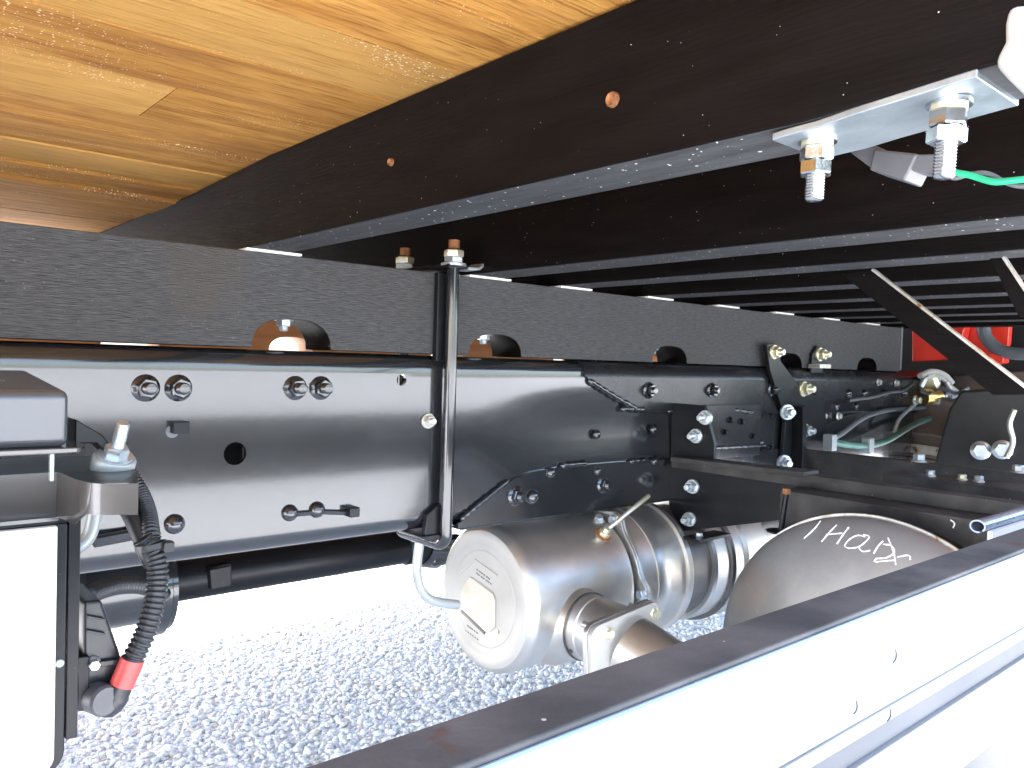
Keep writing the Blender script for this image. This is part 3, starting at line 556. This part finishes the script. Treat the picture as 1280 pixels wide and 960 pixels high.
for k,st in enumerate(([(1026,651),(1018,661),(1005,673)],[(1046,656),(1038,664),(1027,677)],[(1033,668),(1045,667),(1053,666)],[(1061,659),(1054,668),(1046,680)],
           [(1082,671),(1072,669),(1062,674),(1056,682),(1062,685),(1074,683),(1084,675),(1086,670),(1079,668)],[(1073,683),(1078,689),(1088,688)],
           [(1104,676),(1098,682),(1092,692)],[(1104,680),(1114,682),(1118,690),(1108,697),(1096,698),(1094,702),(1106,701),(1120,700)],[(1110,672),(1117,690),(1120,706)],[(1122,696),(1136,694),(1138,700)])):
    P = [on_dome(x,y) for x,y in smooth2] if False else [on_dome(*q) for q in st]
    P = smooth_path(P, 5); MB().tube(P, [.0011*(.7+.6*random.random()) for _ in P], 6).build('chalk_stroke', 'chalk', tk)
o = MB().tube(smooth_path([onX(1.219,1188,650),onX(1.219,1193,654),onX(1.219,1191,660)],4), .0011, 6).build('chalk_stroke', 'chalk', tk)

# ================================================================== EXHAUST MUFFLER
MX, MY, MZ, MR = .852, 1.05, -.406, .128
mf = thing('exhaust_muffler', 'bright stainless exhaust muffler with clamp rings and flanged outlet under the rail', 'muffler', (1.2,MY,MZ-MR))
XD = (1,0,0)
sh = [(.106+.022*math.sin(a), .022-.022*math.cos(a)) for a in np.linspace(0,math.pi/2,7)]
MB().lathe([(0,.004),(.090,.004),(.094,.0025),(.098,.001),(.106,0)]+sh[1:3], (MX,MY,MZ), XD, 80).build('end_cap', 'stainlessdull', mf)
MB().lathe(sh[2:]+[(MR,.10),(MR+.0005,.2),(MR+.0025,.236),(MR+.0045,.242),(MR+.001,.247),(.10,.2475)], (MX,MY,MZ), XD, 96).build('body_shell', 'stainless', mf)
# pressed ring and plate on the end cap
e = MX
MB().lathe([(.0835,.0042),(.082,.0032),(.0805,.0032),(.079,.0042)], (MX,MY,MZ), XD, 80).build('pressed_ring', 'stainlessdull', mf)
def cap_pt(u, v, x=0): # u along -Y (to the right), v up
    return Vector((MX+.004+x, MY-u, MZ+v))
CX = MX+.004
def capq(*q): return [onX(CX,*p) for p in q]
bd = MB().prism(capq((588.7,721),(617.5,742.5),(620,750),(619.5,784),(613,790),(607,789),(577.5,761),(577,742),(580,732)), (-.0022,0,0)).build('data_plate', 'badge', mf, .0006)
for q in ([(577.5,762),(607,790),(606,793),(576.5,765)],): MB().prism(capq(*q), (-.0016,0,0)).build('embossed_line', 'darksteel', mf, .0003)
for q in ([(574,716),(594,698.5),(621.5,718),(622,720.5),(594,701.5),(575,718)],[(590,723),(617,741.5),(617,740),(590,721)]): MB().prism(capq(*q), (-.0012,0,0)).build('embossed_line', 'stainlessdull', mf, .0003)
for x,y,n in ((596,711,6),(595.5,715.5,7),(584,781,5),(582,787,6)):
    for k in range(n):
        a = x+k*2.9; b_ = y+k*2.15; wl = 1.2+random.random()*1.2
        MB().prism(capq((a,b_),(a+wl,b_+wl*.74),(a+wl,b_+wl*.74+1.5),(a,b_+1.5)), (-.0008,0,0)).build('stamped_character', 'darksteel', mf)
for u,v in ((-.045,.012),(.040,-.046)): MB().lathe([(0,-.002),(.0035,-.002),(.0035,.003),(0,.003)], cap_pt(u,v), XD, 14).build('plate_rivet', 'zincold', mf)
# joint flanges and the following drums
def drum(name, prof, m): return MB().lathe(prof, (MX,MY,MZ), XD, 96).build(name, m, mf)
drum('joint_gap', [(.10,.2474),(.118,.2476),(.118,.2535),(.10,.2536)], 'darksteel')
fl = []
nfl = 12
for ph, x0, wd in ((0.0,.2538,.006),(.0,.2605,.006)):
    pts = []
    for j in range(72):
        a = 2*math.pi*j/72; lob = max(0, math.cos(6*a))**2
        pts.append((MX+x0, MY+(MR+.009+.016*lob)*math.cos(a), MZ+(MR+.009+.016*lob)*math.sin(a)))
    MB().prism(pts, (wd,0,0)).build('joint_flange', 'stainless', mf, .001)
for j in range(6):
    a = 2*math.pi*j/6; bolt(mf, (MX+.2532, MY+(MR+.0135)*math.cos(a), MZ+(MR+.0135)*math.sin(a)), (-1,0,0), .0115, 'zinc', 'small')
drum('catalyst_drum', [(.10,.2667),(MR-.002,.267),(MR,.272),(MR,.30),(MR+.005,.308),(MR+.005,.345),(MR+.001,.352),(MR+.001,.40),(MR+.006,.406),(MR+.006,.418),(MR+.001,.424),(.10,.4245)], 'stainless')
drum('strap_recess', [(.10,.4246),(MR-.012,.425),(MR-.012,.50),(.10,.5005)], 'darksteel')
drum('filter_drum', [(.10,.5007),(MR-.004,.501),(MR,.506),(MR,.60),(MR+.008,.606),(MR+.008,.618),(MR,.624),(MR-.004,.70),(.09,.74),(.05,.80),(.05,.95),(0,.95)], 'stainless')
for j in range(6):
    a = 2*math.pi*j/6+.25; bolt(mf, (MX+.605, MY+(MR+.009)*math.cos(a), MZ+(MR+.009)*math.sin(a)), (-1,0,0), .010, 'zincold', 'small')
MB().prism([(MX+.412,.905,-.327),(MX+.52,.905,-.327),(MX+.52,.945,-.327),(MX+.412,.945,-.327)], (0,0,-.006)).build('clamp_tongue', 'black', mf, .001)
bolt(mf, (MX+.44,.925,-.327), (0,0,1), .009, 'zinc', 'small')
drum('v_clamp', [(MR-.002,.5485),(MR+.006,.550),(MR+.009,.556),(MR+.006,.562),(MR-.002,.5635)], 'darksteel')
for xx in (.3085,.4005): drum('rolled_bead', [(MR,xx),(MR+.0075,xx+.002),(MR+.0075,xx+.004),(MR,xx+.006)], 'stainless')
# outlet neck, pipe and flange towards the camera side
OX, OZ = .967, -.437
MB().lathe([(.085,-.085),(.078,-.062),(.068,-.045),(.061,-.033),(.0575,-.024),(.056,-.016)], (OX,.893,OZ), (0,-1,0), 64).build('outlet_neck', 'stainless', mf)
MB().lathe([(.0535,-.05),(.0535,-.012),(.0545,-.011),(.0545,.05),(.0525,.052),(.0525,.118)], (OX,.94,OZ), (0,-1,0), 64).build('outlet_pipe', 'stainless', mf)
MB().lathe([(.0535,.030),(.0572,.030),(.0572,.034),(.0535,.034)], (OX,.94,OZ), (0,-1,0), 64).build('seam_ring', 'darksteel', mf)
for a in (3.7,4.4): MB().lathe([(0,.0),(.004,.0),(.004,.0009),(0,.001)], (OX+.0544*math.cos(a),.90,OZ+.0544*math.sin(a)), (math.cos(a),0,math.sin(a)), 14).build('drain_hole', 'plastic', mf)
def rrect(cx, cz, hw, hh, r, rot, y):
    pts = []
    for sx,sz,a0 in ((1,1,0),(-1,1,90),(-1,-1,180),(1,-1,270)):
        for a in np.linspace(math.radians(a0),math.radians(a0+90),6): pts.append((sx*(hw-r)+r*math.cos(a), sz*(hh-r)+r*math.sin(a)))
    c,s = math.cos(rot),math.sin(rot)
    return [(cx+x*c-z*s, y, cz+x*s+z*c) for x,z in pts]
MB().prism(rrect(OX-.006,OZ-.016,.083,.066,.020,.10,.832), (0,-.009,0)).build('outlet_flange', 'stainless', mf, .0012)
MB().prism(rrect(OX-.006,OZ-.016,.082,.065,.020,.10,.8225), (0,-.009,0)).build('outlet_flange', 'stainlessdull', mf, .0012)
MB().lathe([(.0525,0),(.0525,.05),(.052,.2)], (OX,.814,OZ-.008), (.15,-1,-.35), 48).build('tail_pipe', 'stainless', mf)
for x,z in ((-.055,.034),(.056,.044)):
    bolt(mf, (OX+x,.8135,OZ-.008+z), OUT, .010, 'zincyellow', 'small'); MB().tube([(OX+x,.833,OZ-.008+z),(OX+x,.866,OZ-.008+z)], .0052, 12).build('stud_end', 'zinc', mf)
# sensor with heat stain and rod
sn = Vector((0,-.62,.78)).normalized(); sq = Vector((1.065,MY,MZ))+sn*(MR+.001)
MB().lathe([(0,-.002),(.017,-.002),(.016,.0018),(0,.0022)], sq-sn*.001, sn, 24).build('heat_stain', 'rusty', mf)
MB().lathe([(0,0),(.011,.0),(.011,.008),(.007,.010),(.007,.018),(0,.018)], sq, sn, 6).build('sensor_nut', 'zincyellow', mf)
MB().tube([sq+sn*.012, sq+sn*.016+Vector((.05,-.01,.03)), sq+sn*.012+Vector((.115,0,.052))], .0042, 10).build('sensor_rod', 'zincyellow', mf)
bolt(mf, Vector((1.085,MY,MZ))+Vector((0,-.38,.925))*(MR+.002), (-.3,-.4,.85), .011, 'zinc', 'small')
# thin drain tube
dt = MB().tube(smooth_path([onY(1.06,528,655),onY(1.06,523,690),onY(1.06,521,715),onY(1.06,527,738),onY(1.06,542,751),onY(1.06,572,756)],8), .0078, 14).build('drain_tube', 'paletube')
tag(dt, 'bent pale metal tube hanging below the U-bolt beside the muffler', 'tube')

# ================================================================== DRIVE SHAFT
ds = thing('drive_shaft', 'black drive shaft with round coupling, between the two chassis rails', 'drive shaft', (.7,1.42,-.47))
SZ = -.398
MB().lathe([(0,0),(.030,0),(.036,.01),(.036,.50),(.040,.505),(.040,.54),(.034,.56),(0,.56)], (.43,1.42,SZ), XD, 40).build('tube', 'black', ds)
MB().lathe([(0,-.14),(.070,-.14),(.078,-.135),(.078,-.125),(.062,-.12),(.062,-.03),(.080,-.025),(.086,-.02),(.086,.0),(.078,.004),(.078,.012),(.05,.016),(0,.016)], (.43,1.42,SZ), XD, 48).build('coupling', 'railblack', ds)
MB().prism([onY(1.37,262,712),onY(1.37,290,706),onY(1.37,290,733),onY(1.37,264,738)], (0,.03,0)).build('balance_clip', 'black', ds, .003)
MB().lathe([(0,0),(.046,0),(.05,.01),(.05,.04),(.03,.05),(.03,.11),(0,.11)], (.98,1.42,SZ), (1,0,-.25), 24).build('yoke', 'railblack', ds)
MB().box((.98,1.375,SZ-.045),(1.06,1.465,SZ+.02)).build('yoke_ear', 'railblack', ds, .012, 3)
MB().tube([(-.9,1.42,SZ+.02),(.29,1.42,SZ)], .05, 24).build('front_tube', 'black', ds)
cm = thing('frame_crossmember', 'black crossmember between the rails above the drive shaft coupling', 'crossmember', (.35,1.42,-.26))
MB().box((.26,1.075,-.25),(.44,1.775,-.10)).build('channel', 'black', cm, .006)

# ================================================================== SIDE GUARD
GX0, GX1 = -.6, 3.0
sg = thing('side_guard', 'white aluminium side guard rail with a weathered dark top strip', 'side guard', (1.2,.23,-.29))
MB().prism([(GX0,.2165,-.1475),(GX0,.247,-.1475),(GX0,.247,-.288),(GX0,.2145,-.288),(GX0,.2145,-.2345),(GX0,.2185,-.2335),(GX0,.2185,-.2185),(GX0,.2145,-.2175),(GX0,.2145,-.2085),(GX0,.2165,-.2075),(GX0,.2145,-.2065),(GX0,.2145,-.152)], (GX1-GX0,0,0)).build('rail_body', 'guard', sg, .0012, 3)
MB().prism([(GX0,.2150,-.1474),(GX0,.2150,-.1412),(GX0,.2160,-.1403),(GX0,.2460,-.1403),(GX0,.2490,-.1425),(GX0,.2490,-.1474)], (GX1-GX0,0,0)).build('top_strip', 'rubber', sg, .001)
MB().prism([(GX0,.2128,-.1440),(GX0,.2138,-.1428),(GX0,.21485,-.1428),(GX0,.21485,-.1472),(GX0,.2142,-.1535),(GX0,.2128,-.1525)], (GX1-GX0,0,0)).build('lip_highlight', 'bluewhite', sg, .0004)  # lip under the strip, its bluish highlight put into the colour
MB().prism([(GX0,.2172,-.2330),(GX0,.2184,-.2330),(GX0,.2184,-.2190),(GX0,.2172,-.2190)], (GX1-GX0,0,0)).build('groove_shade', 'groove', sg)  # dark strip that paints in the shade of the groove
for px,py in ((1117,820),(1068,884),(1110,893)):
    P = [onY(.2146,px+2,py-9),onY(.2144,px+3.5,py-2),onY(.2144,px+2,py+5),onY(.2146,px-2,py+9)]
    MB().tube(smooth_path(P,4), [.0002]+[.00055]*11+[.0002], 6).build('scuff_mark', 'groove', sg)

# ================================================================== LEFT HAND FITTINGS
br = thing('lamp_bracket', 'dark stepped bracket shelf carrying the rubber mount and the enamelled box', 'bracket', (.1,.62,-.13))
ZP = -.088
fe = [onZ(ZP,*q) for q in ((70,593),(80,595),(92,601),(108,606),(125,607),(172,607))]
fe = [Vector((-.25,fe[0].y-.004,ZP))]+fe
bk = [onZ(ZP,172,590),onZ(ZP,160,574),Vector((.16,.735,ZP)),Vector((-.25,.735,ZP))]
MB().prism(fe+bk, (0,0,-.004)).build('shelf', 'black', br, .001)
lo = [p+Vector((0,-.002,0)) for p in fe]
v = []
for i,p in enumerate(lo): v += [p+Vector((0,0,.0015)), p+Vector((0,0,-.019 if i > 3 else -.030)), p+Vector((0,.004,-.019 if i > 3 else -.030)), p+Vector((0,.004,.0015))]
fcs = [(0,1,2,3)[::-1]]+[(4*i+a,4*i+(a+1)%4,4*i+4+(a+1)%4,4*i+4+a) for i in range(len(lo)-1) for a in range(4)]+[tuple(4*(len(lo)-1)+a for a in range(4))]
MB().add(v,fcs).build('front_flange', 'brownbracket', br, .0008, ang=50)
v2 = []
rm = thing('rubber_mount', 'pale rubber mount washer with upright zinc stud on the stepped bracket', 'mount', onZ(ZP,140,590))
q = onZ(ZP,140,586); q.z = ZP
axm = Vector((.10,-.42,1)).normalized()
MB().lathe([(0,-.004),(.0140,-.004),(.0152,.000),(.0152,.0085),(.0142,.0105),(.010,.0112),(0,.0112)], q, axm, 48).build('cup', 'paletube', rm)
MB().lathe([(0,.0108),(.0125,.0108),(.0125,.0124),(0,.0124)], q, axm, 32).build('washer', 'zinc', rm)
MB().lathe([(0,.0124),(.0086,.0124),(.0088,.018),(.0078,.0188),(0,.0188)], q, axm, 6).build('nut', 'zinc', rm)
MB().lathe([(0,.018)]+[(.0046+(.0003 if i%2 else -.0002),.0188+i*.0008) for i in range(24)]+[(.004,.0385),(0,.0387)], q, axm, 16).build('stud', 'zinc', rm)
cbx = thing('cover_box', 'glossy dark enamelled box cover with lipped base on the bracket', 'box', (.0,.66,-.07))
fx = .1235
MB().add([(-.25,.60,-.0275),(fx,.60,-.0275),(fx,.60,-.066),(-.25,.60,-.066),(-.25,.735,-.017),(fx-.002,.735,-.017),(fx-.002,.735,-.066),(-.25,.735,-.066)],
         [(0,3,2,1),(4,5,6,7),(0,1,5,4),(3,7,6,2),(1,2,6,5),(0,4,7,3)]).build('cover', 'greybox', cbx, .006, 4)
MB().prism([(-.25,.594,-.0655),(fx+.004,.594,-.0655),(fx+.012,.61,-.0655),(fx+.012,.735,-.0655),(-.25,.735,-.0655)], (0,0,-.004)).build('base_lip', 'brownbracket', cbx, .001)
MB().box((.112,.598,-.088),(.1145,.603,-.069)).build('drain_spout', 'paletube', cbx, .0005)
MB().prism([(fx+.012,.64,-.05),(fx+.03,.64,-.062),(fx+.05,.64,-.088),(fx+.044,.64,-.088),(fx+.026,.64,-.068),(fx+.012,.64,-.068)], (0,.03,0)).build('ear', 'black', cbx, .001)
MB().box((.105,.985,-.045),(.128,1.003,.0)).build('side_tab', 'bluewhite', rail, .002)
wp = thing('white_panel', 'plain white panel with rounded lower corner hanging below the bracket', 'panel', (.0,.605,-.29))
px1, zt, zb_ = .1175, -.119, -.2865; rc = .010
pl = [(-.25,.600,zt),(px1,.600,zt)]+[(px1-rc+rc*math.cos(a),.600,zb_+rc-rc*math.sin(a)) for a in np.linspace(0,math.pi/2,7)]+[(-.25,.600,zb_)]
MB().prism(pl, (0,.006,0)).build('face', 'white', wp, .001)
px2 = px1+.0075; rc = .016
pl = [(-.25,.6065,zt+.0005),(px2,.6065,zt+.0005)]+[(px2-rc+rc*math.cos(a),.6065,zb_-.006+rc-rc*math.sin(a)) for a in np.linspace(0,math.pi/2,7)]+[(-.25,.6065,zb_-.006)]
MB().prism(pl, (0,.012,0)).build('frame', 'black', wp, .0015)
MB().box((px2+.0005,.6065,-.27),(px2+.008,.640,-.1135)).build('side_strap', 'black', wp, .001)
bolt(wp, (px2-.004,.6064,-.215), OUT, .0032, 'zinc', 'rivet')
lm = thing('lamp_module', 'black plastic module with cable socket behind the white panel', 'module', (.17,.67,-.29))
yl = .655
MB().prism([onY(yl,*q) for q in ((104,752),(127,750),(150,815),(158,842),(152,872),(138,888),(104,886))], (0,.06,0)).build('housing', 'plastic', lm, .003, 3)
MB().prism([onY(yl-.0042,*q) for q in ((96,822),(112,820),(112,888),(98,890))], (0,.066,0)).build('bracket', 'black', lm, .001)
for (a,b_) in ((768,3),(786,3)): MB().prism([onY(yl-.0002,*q) for q in ((108,a),(130,a+4),(131,a+4+b_),(108,a+b_))], (0,-.003,0)).build('rib', 'plastic', lm, .0006)
MB().prism([onY(yl-.0002,*q) for q in ((114,826),(148,822),(150,828),(114,834))], (0,-.004,0)).build('rib', 'plastic', lm, .0008)
bolt(lm, onY(yl-.001,116,829), OUT, .0055, 'zinc', 'small', long=1.6)
sk = onY(yl-.008,126,874); MB().lathe([(0,-.012),(.0115,-.012),(.0115,.006),(.010,.008),(0,.008)], sk, (.25,-1,.05), 32).build('socket', 'greyplastic', lm)
# corrugated conduits
def conduit(name, lab, pts, r, m='plastic', pitch=.0042, corr=True, grp=None, tape=None):
    t = thing(name, lab, 'cable', min(pts, key=lambda p: p.z), grp)
    P = smooth_path(pts, 12); 
    d = [0]
    for a,b in zip(P,P[1:]): d.append(d[-1]+(b-a).length)
    n = max(24, int(d[-1]/(pitch/5))); Q, rs = [], []
    for i in range(n+1):
        s = d[-1]*i/n; k = min(len(P)-2, max(0, next((j for j in range(len(d)-1) if d[j+1] >= s), len(d)-2))); f_ = (s-d[k])/max(1e-9,d[k+1]-d[k]); Q.append(P[k].lerp(P[k+1],f_))
        rs.append(r*(1+(.10*math.tanh(2.5*math.sin(2*math.pi*s/pitch)) if corr else 0)))
    MB().tube(Q, rs, 14).build('sheath', m, t, ang=70)
    return t, Q
yc = .66
main, Q = conduit('corrugated_cable', 'black ribbed cable conduit with red tape band, dropping to the module socket',
   [onY(yc,178,672),onY(yc-.002,192,690),onY(yc-.006,197,715),onY(yc-.012,194,750),onY(yc-.016,182,790),onY(yc-.016,168,820),onY(yc-.014,155,850)], .0078)
tp = [onY(yc-.016,166,823),onY(yc-.015,160,838),onY(yc-.014,152,856)]
MB().tube(smooth_path(tp,5), .0090, 18).build('red_tape_band', 'redtape', main)
MB().tube(smooth_path([onY(yc-.014,152,854),onY(yc-.012,146,870),onY(yc-.010,138,880),onY(yc-.006,126,876)],6), [.0085]*6+[.0092]*6+[.0098]*6+[.009], 16).build('rubber_boot', 'plastic', main)
conduit('taped_cable', 'smooth black taped cable rising from the cable tie to the bracket', [onY(.70,140,600),onY(.69,155,630),onY(.675,168,655),onY(yc+.001,182,688),onY(yc-.002,190,706)], .0062, corr=False, grp='cables at the tie')
conduit('split_cable', 'black finely ribbed cable curving from behind the rubber mount to the tie', [onY(.71,160,590),onY(.70,176,618),onY(.685,184,640),onY(yc+.004,188,665),onY(yc-.004,193,690)], .0068, pitch=.003, grp='cables at the tie')
tie = thing('cable_tie', 'black cable tie bundling the cables beside the rail', 'cable tie', onY(yc-.004,188,690))
c0 = onY(yc-.004,189,682); MB().lathe([(.010,-.0022),(.0118,-.0022),(.0118,.0022),(.010,.0022)], c0, (.12,-.1,-1), 28).build('band', 'plastic', tie)
MB().box((c0.x+.006,c0.y-.013,c0.z-.004),(c0.x+.014,c0.y-.004,c0.z+.004)).build('lock_head', 'plastic', tie, .0012)
conduit('looped_cable', 'black ribbed cable looping behind the module towards the drive shaft', [onY(.70,108,745),onY(.73,125,738),onY(.76,150,732),onY(.78,180,733),onY(.79,205,745)], .0072, pitch=.0045)
gwr = MB().tube(smooth_path([onY(.70,196,712),onY(.70,206,722),onY(.70,207,738),onY(.70,199,744)],6), .0013, 8).build('thin_green_wire', 'green'); tag(gwr, 'thin green wire loop beside the ribbed conduit', 'wire')
pt = MB().tube(smooth_path([onY(.78,122,622),onY(.78,118,645),onY(.78,112,668),onY(.78,100,682),onY(.78,80,690)],8), .0062, 14).build('grey_pipe', 'paletube'); tag(pt, 'pale grey pipe curving down behind the white panel', 'pipe')
lw = thing('rail_cable', 'black cable clipped along the lower edge of the rail, behind domed rivets', 'cable', (.4,.993,-.22))
MB().tube([onY(.9975,366,643),onY(.9975,400,640),onY(.9975,437,641)], .0035, 10).build('sheath', 'plastic', lw)
lw2 = MB().tube(smooth_path([onY(.985,118,677),onY(.99,150,671),onY(.992,185,664)],5), .007, 10).build('rail_cable_stub', 'plastic'); tag(lw2, 'short black cable stub lying against the rail behind the ribbed conduit', 'cable')

# ================================================================== RIGHT HAND END OF THE FRAME
bt = thing('brake_tubes', 'green grey nylon tubes looping from the far outrigger to the brass valve', 'tube', (1.9,.95,-.2))
MB().tube(smooth_path([onY(.96,1036,552),onY(.955,1062,556),onY(.95,1085,557),onY(.95,1110,550),onY(.955,1140,532),onY(.96,1165,522),onY(.97,1178,518)],8), .0085, 12).build('lower_tube', 'greenhose', bt)
MB().tube(smooth_path([onY(.965,1036,552),onY(.965,1055,540),onY(.97,1080,522),onY(.975,1110,513),onY(.975,1150,510),onY(.975,1180,505)],8), .0065, 12).build('upper_tube', 'greyhose', bt)
for px,py in ((1038,552),(1085,556)): 
    q = onY(.95,px,py); MB().box((q.x-.012,q.y-.012,q.z-.022),(q.x+.012,q.y+.014,q.z+.018)).build('clip', 'paletube', bt, .003)
vv = thing('brass_valve', 'brass and zinc valve fitting where the tubes meet beside the rail end', 'valve', (2.55,.98,-.06))
q = onY(.98,1152,497); MB().lathe([(0,0),(.026,0),(.026,.03),(.02,.034),(.02,.07),(.012,.075),(0,.075)], q, (1,-.35,.05), 24).build('brass_body', 'brass', vv)
q = onY(.985,1160,476); MB().lathe([(0,-.02),(.028,-.02),(.03,-.01),(.03,.02),(.018,.03),(0,.03)], q, (.2,-1,.3), 20).build('cap', 'zincyellow', vv)
MB().tube(smooth_path([onY(.98,1150,484),onY(.97,1160,470),onY(.97,1178,472),onY(.97,1188,484),onY(.97,1196,490)],6), .009, 10).build('elbow', 'zincold', vv)
lo_ = thing('valve_hoses', 'bundle of thin black and white hoses around the brass valve', 'hose', (2.5,.96,-.08))
for pts,r_,m_ in (([(1148,488),(1160,492),(1176,486),(1192,492),(1206,490)],.007,'plastic'),([(1150,470),(1164,464),(1180,468),(1190,478)],.008,'creamplastic'),([(1176,500),(1196,494),(1214,484),(1240,482),(1262,480)],.006,'paletube'),([(1140,480),(1128,488),(1112,490),(1090,496),(1060,500)],.006,'plastic'),([(1150,500),(1136,512),(1124,524),(1118,540)],.005,'paletube')):
    MB().tube(smooth_path([onY(.962,*q) for q in pts],6), r_, 10).build('hose', m_, lo_)
for px,py in ((1144,500),(1168,502),(1184,496)): bolt(lo_, onY(.955,px,py), OUT, .013, 'zincyellow' if px < 1180 else 'zinc', 'small', long=1.5)
for px,py,r_ in ((1098,478,.010),(1120,479,.010),(1048,520,.010),(1030,520,.009)): bolt(rail, onY(.993,px,py), OUT, r_, 'zincold', 'small')
for k,(px,py) in enumerate(((912,525),(926,527),(940,545),(905,540),(962,520),(962,560))): bolt(gs, onY(.9885,px,py), OUT, .0075, 'semigloss2' if False else 'black', 'small', long=1.4)
weld([onY(.988,918,512),onY(.988,944,516)], .004, 10); weld([onY(.988,893,560),onY(.988,960,556)], .0038, 24)
rd = thing('red_bulkhead', 'red painted steel panel beyond the grey end plate of the sill', 'panel', (2.75,.9,.05))
MB().prism([onX(2.75,*q) for q in ((1140,405),(1262,404),(1260,430),(1250,446),(1140,452))], (.03,0,0)).build('plate', 'red', rd, .003)
MB().prism([onX(2.74,*q) for q in ((1152,414),(1158,414),(1192,438),(1190,444))], (-.03,0,0)).build('rib', 'red', rd, .003)
MB().prism([onX(2.74,*q) for q in ((1195,408),(1214,408),(1210,425),(1200,428))], (-.05,0,0)).build('lug', 'red', rd, .004)
MB().prism([onX(2.70,*q) for q in ((1240,441),(1262,444),(1262,454),(1250,456))], (-.05,0,0)).build('lug', 'red', rd, .004)
hs = MB().tube(smooth_path([onX(2.66,1228,400),onX(2.66,1232,420),onX(2.66,1244,434),onX(2.66,1262,441),onX(2.66,1300,443)],8), .019, 14).build('grey_hose', 'greyhose'); tag(hs, 'thick grey hose curving down across the red panel', 'hose')
dk = thing('cab_backing', 'dark backing added at the cab end, closing off the bright view behind the red panel', 'cab', (3.1,1.2,-.3))
MB().box((2.99,.35,-.30),(3.25,2.4,.34)).build('rear_panel', 'plastic', dk, .02)  # dark panel added so that sky and gravel don't show here
MB().box((2.25,1.12,-.52),(2.985,1.74,.0)).build('view_blocker', 'blackworn', dk, .03, 3)  # dark box added to hide the bright ground behind the rail
dr = thing('brown_drum', 'dusty brown steel drum lying beyond the green brake tubes', 'drum', (2.4,.86,-.33))
MB().lathe([(0,0),(.10,0),(.115,.015),(.115,.06),(.109,.065),(.109,.13),(.115,.135),(.115,.24),(.10,.255),(0,.255)], (2.50,.985,-.33), (.30,0,1), 48).build('shell', 'browndrum', dr)
MB().lathe([(.112,.075),(.1165,.075),(.1165,.10),(.112,.10)], (2.50,.985,-.33), (.30,0,1), 48).build('band', 'zincold', dr)
ft = thing('fuel_box', 'dark slanted steel box at the far end of the side guard', 'box', (2.2,.55,-.3))
MB().prism([onX(2.05,*q) for q in ((1186,510),(1200,488),(1300,482),(1300,612),(1160,604))], (.5,0,0)).build('shell', 'plastic', ft, .008, 3)
MB().prism([onX(2.74,*q) for q in ((1170,500),(1176,470),(1300,462),(1300,488),(1180,500))], (.35,0,0)).build('upper_panel', 'browndrum', ft, .006)
bolt(ft, onX(2.04,1226,563), (-1,-.3,0), .022, 'zinc', 'small'); bolt(ft, onX(2.04,1253,562), (-1,-.3,0), .022, 'zinc', 'small')
MB().tube(smooth_path([onX(2.0,1268,512),onX(2.0,1262,530),onX(2.0,1266,552),onX(2.0,1258,572)],6), .006, 8).build('wire_loop', 'zincold', ft)

# ------------------------------------------------------------------ lift everything so that the gravel lies at z = 0
for o in S.objects:
    if o.parent is None and o.type in ('MESH','EMPTY'): o.location.z += H
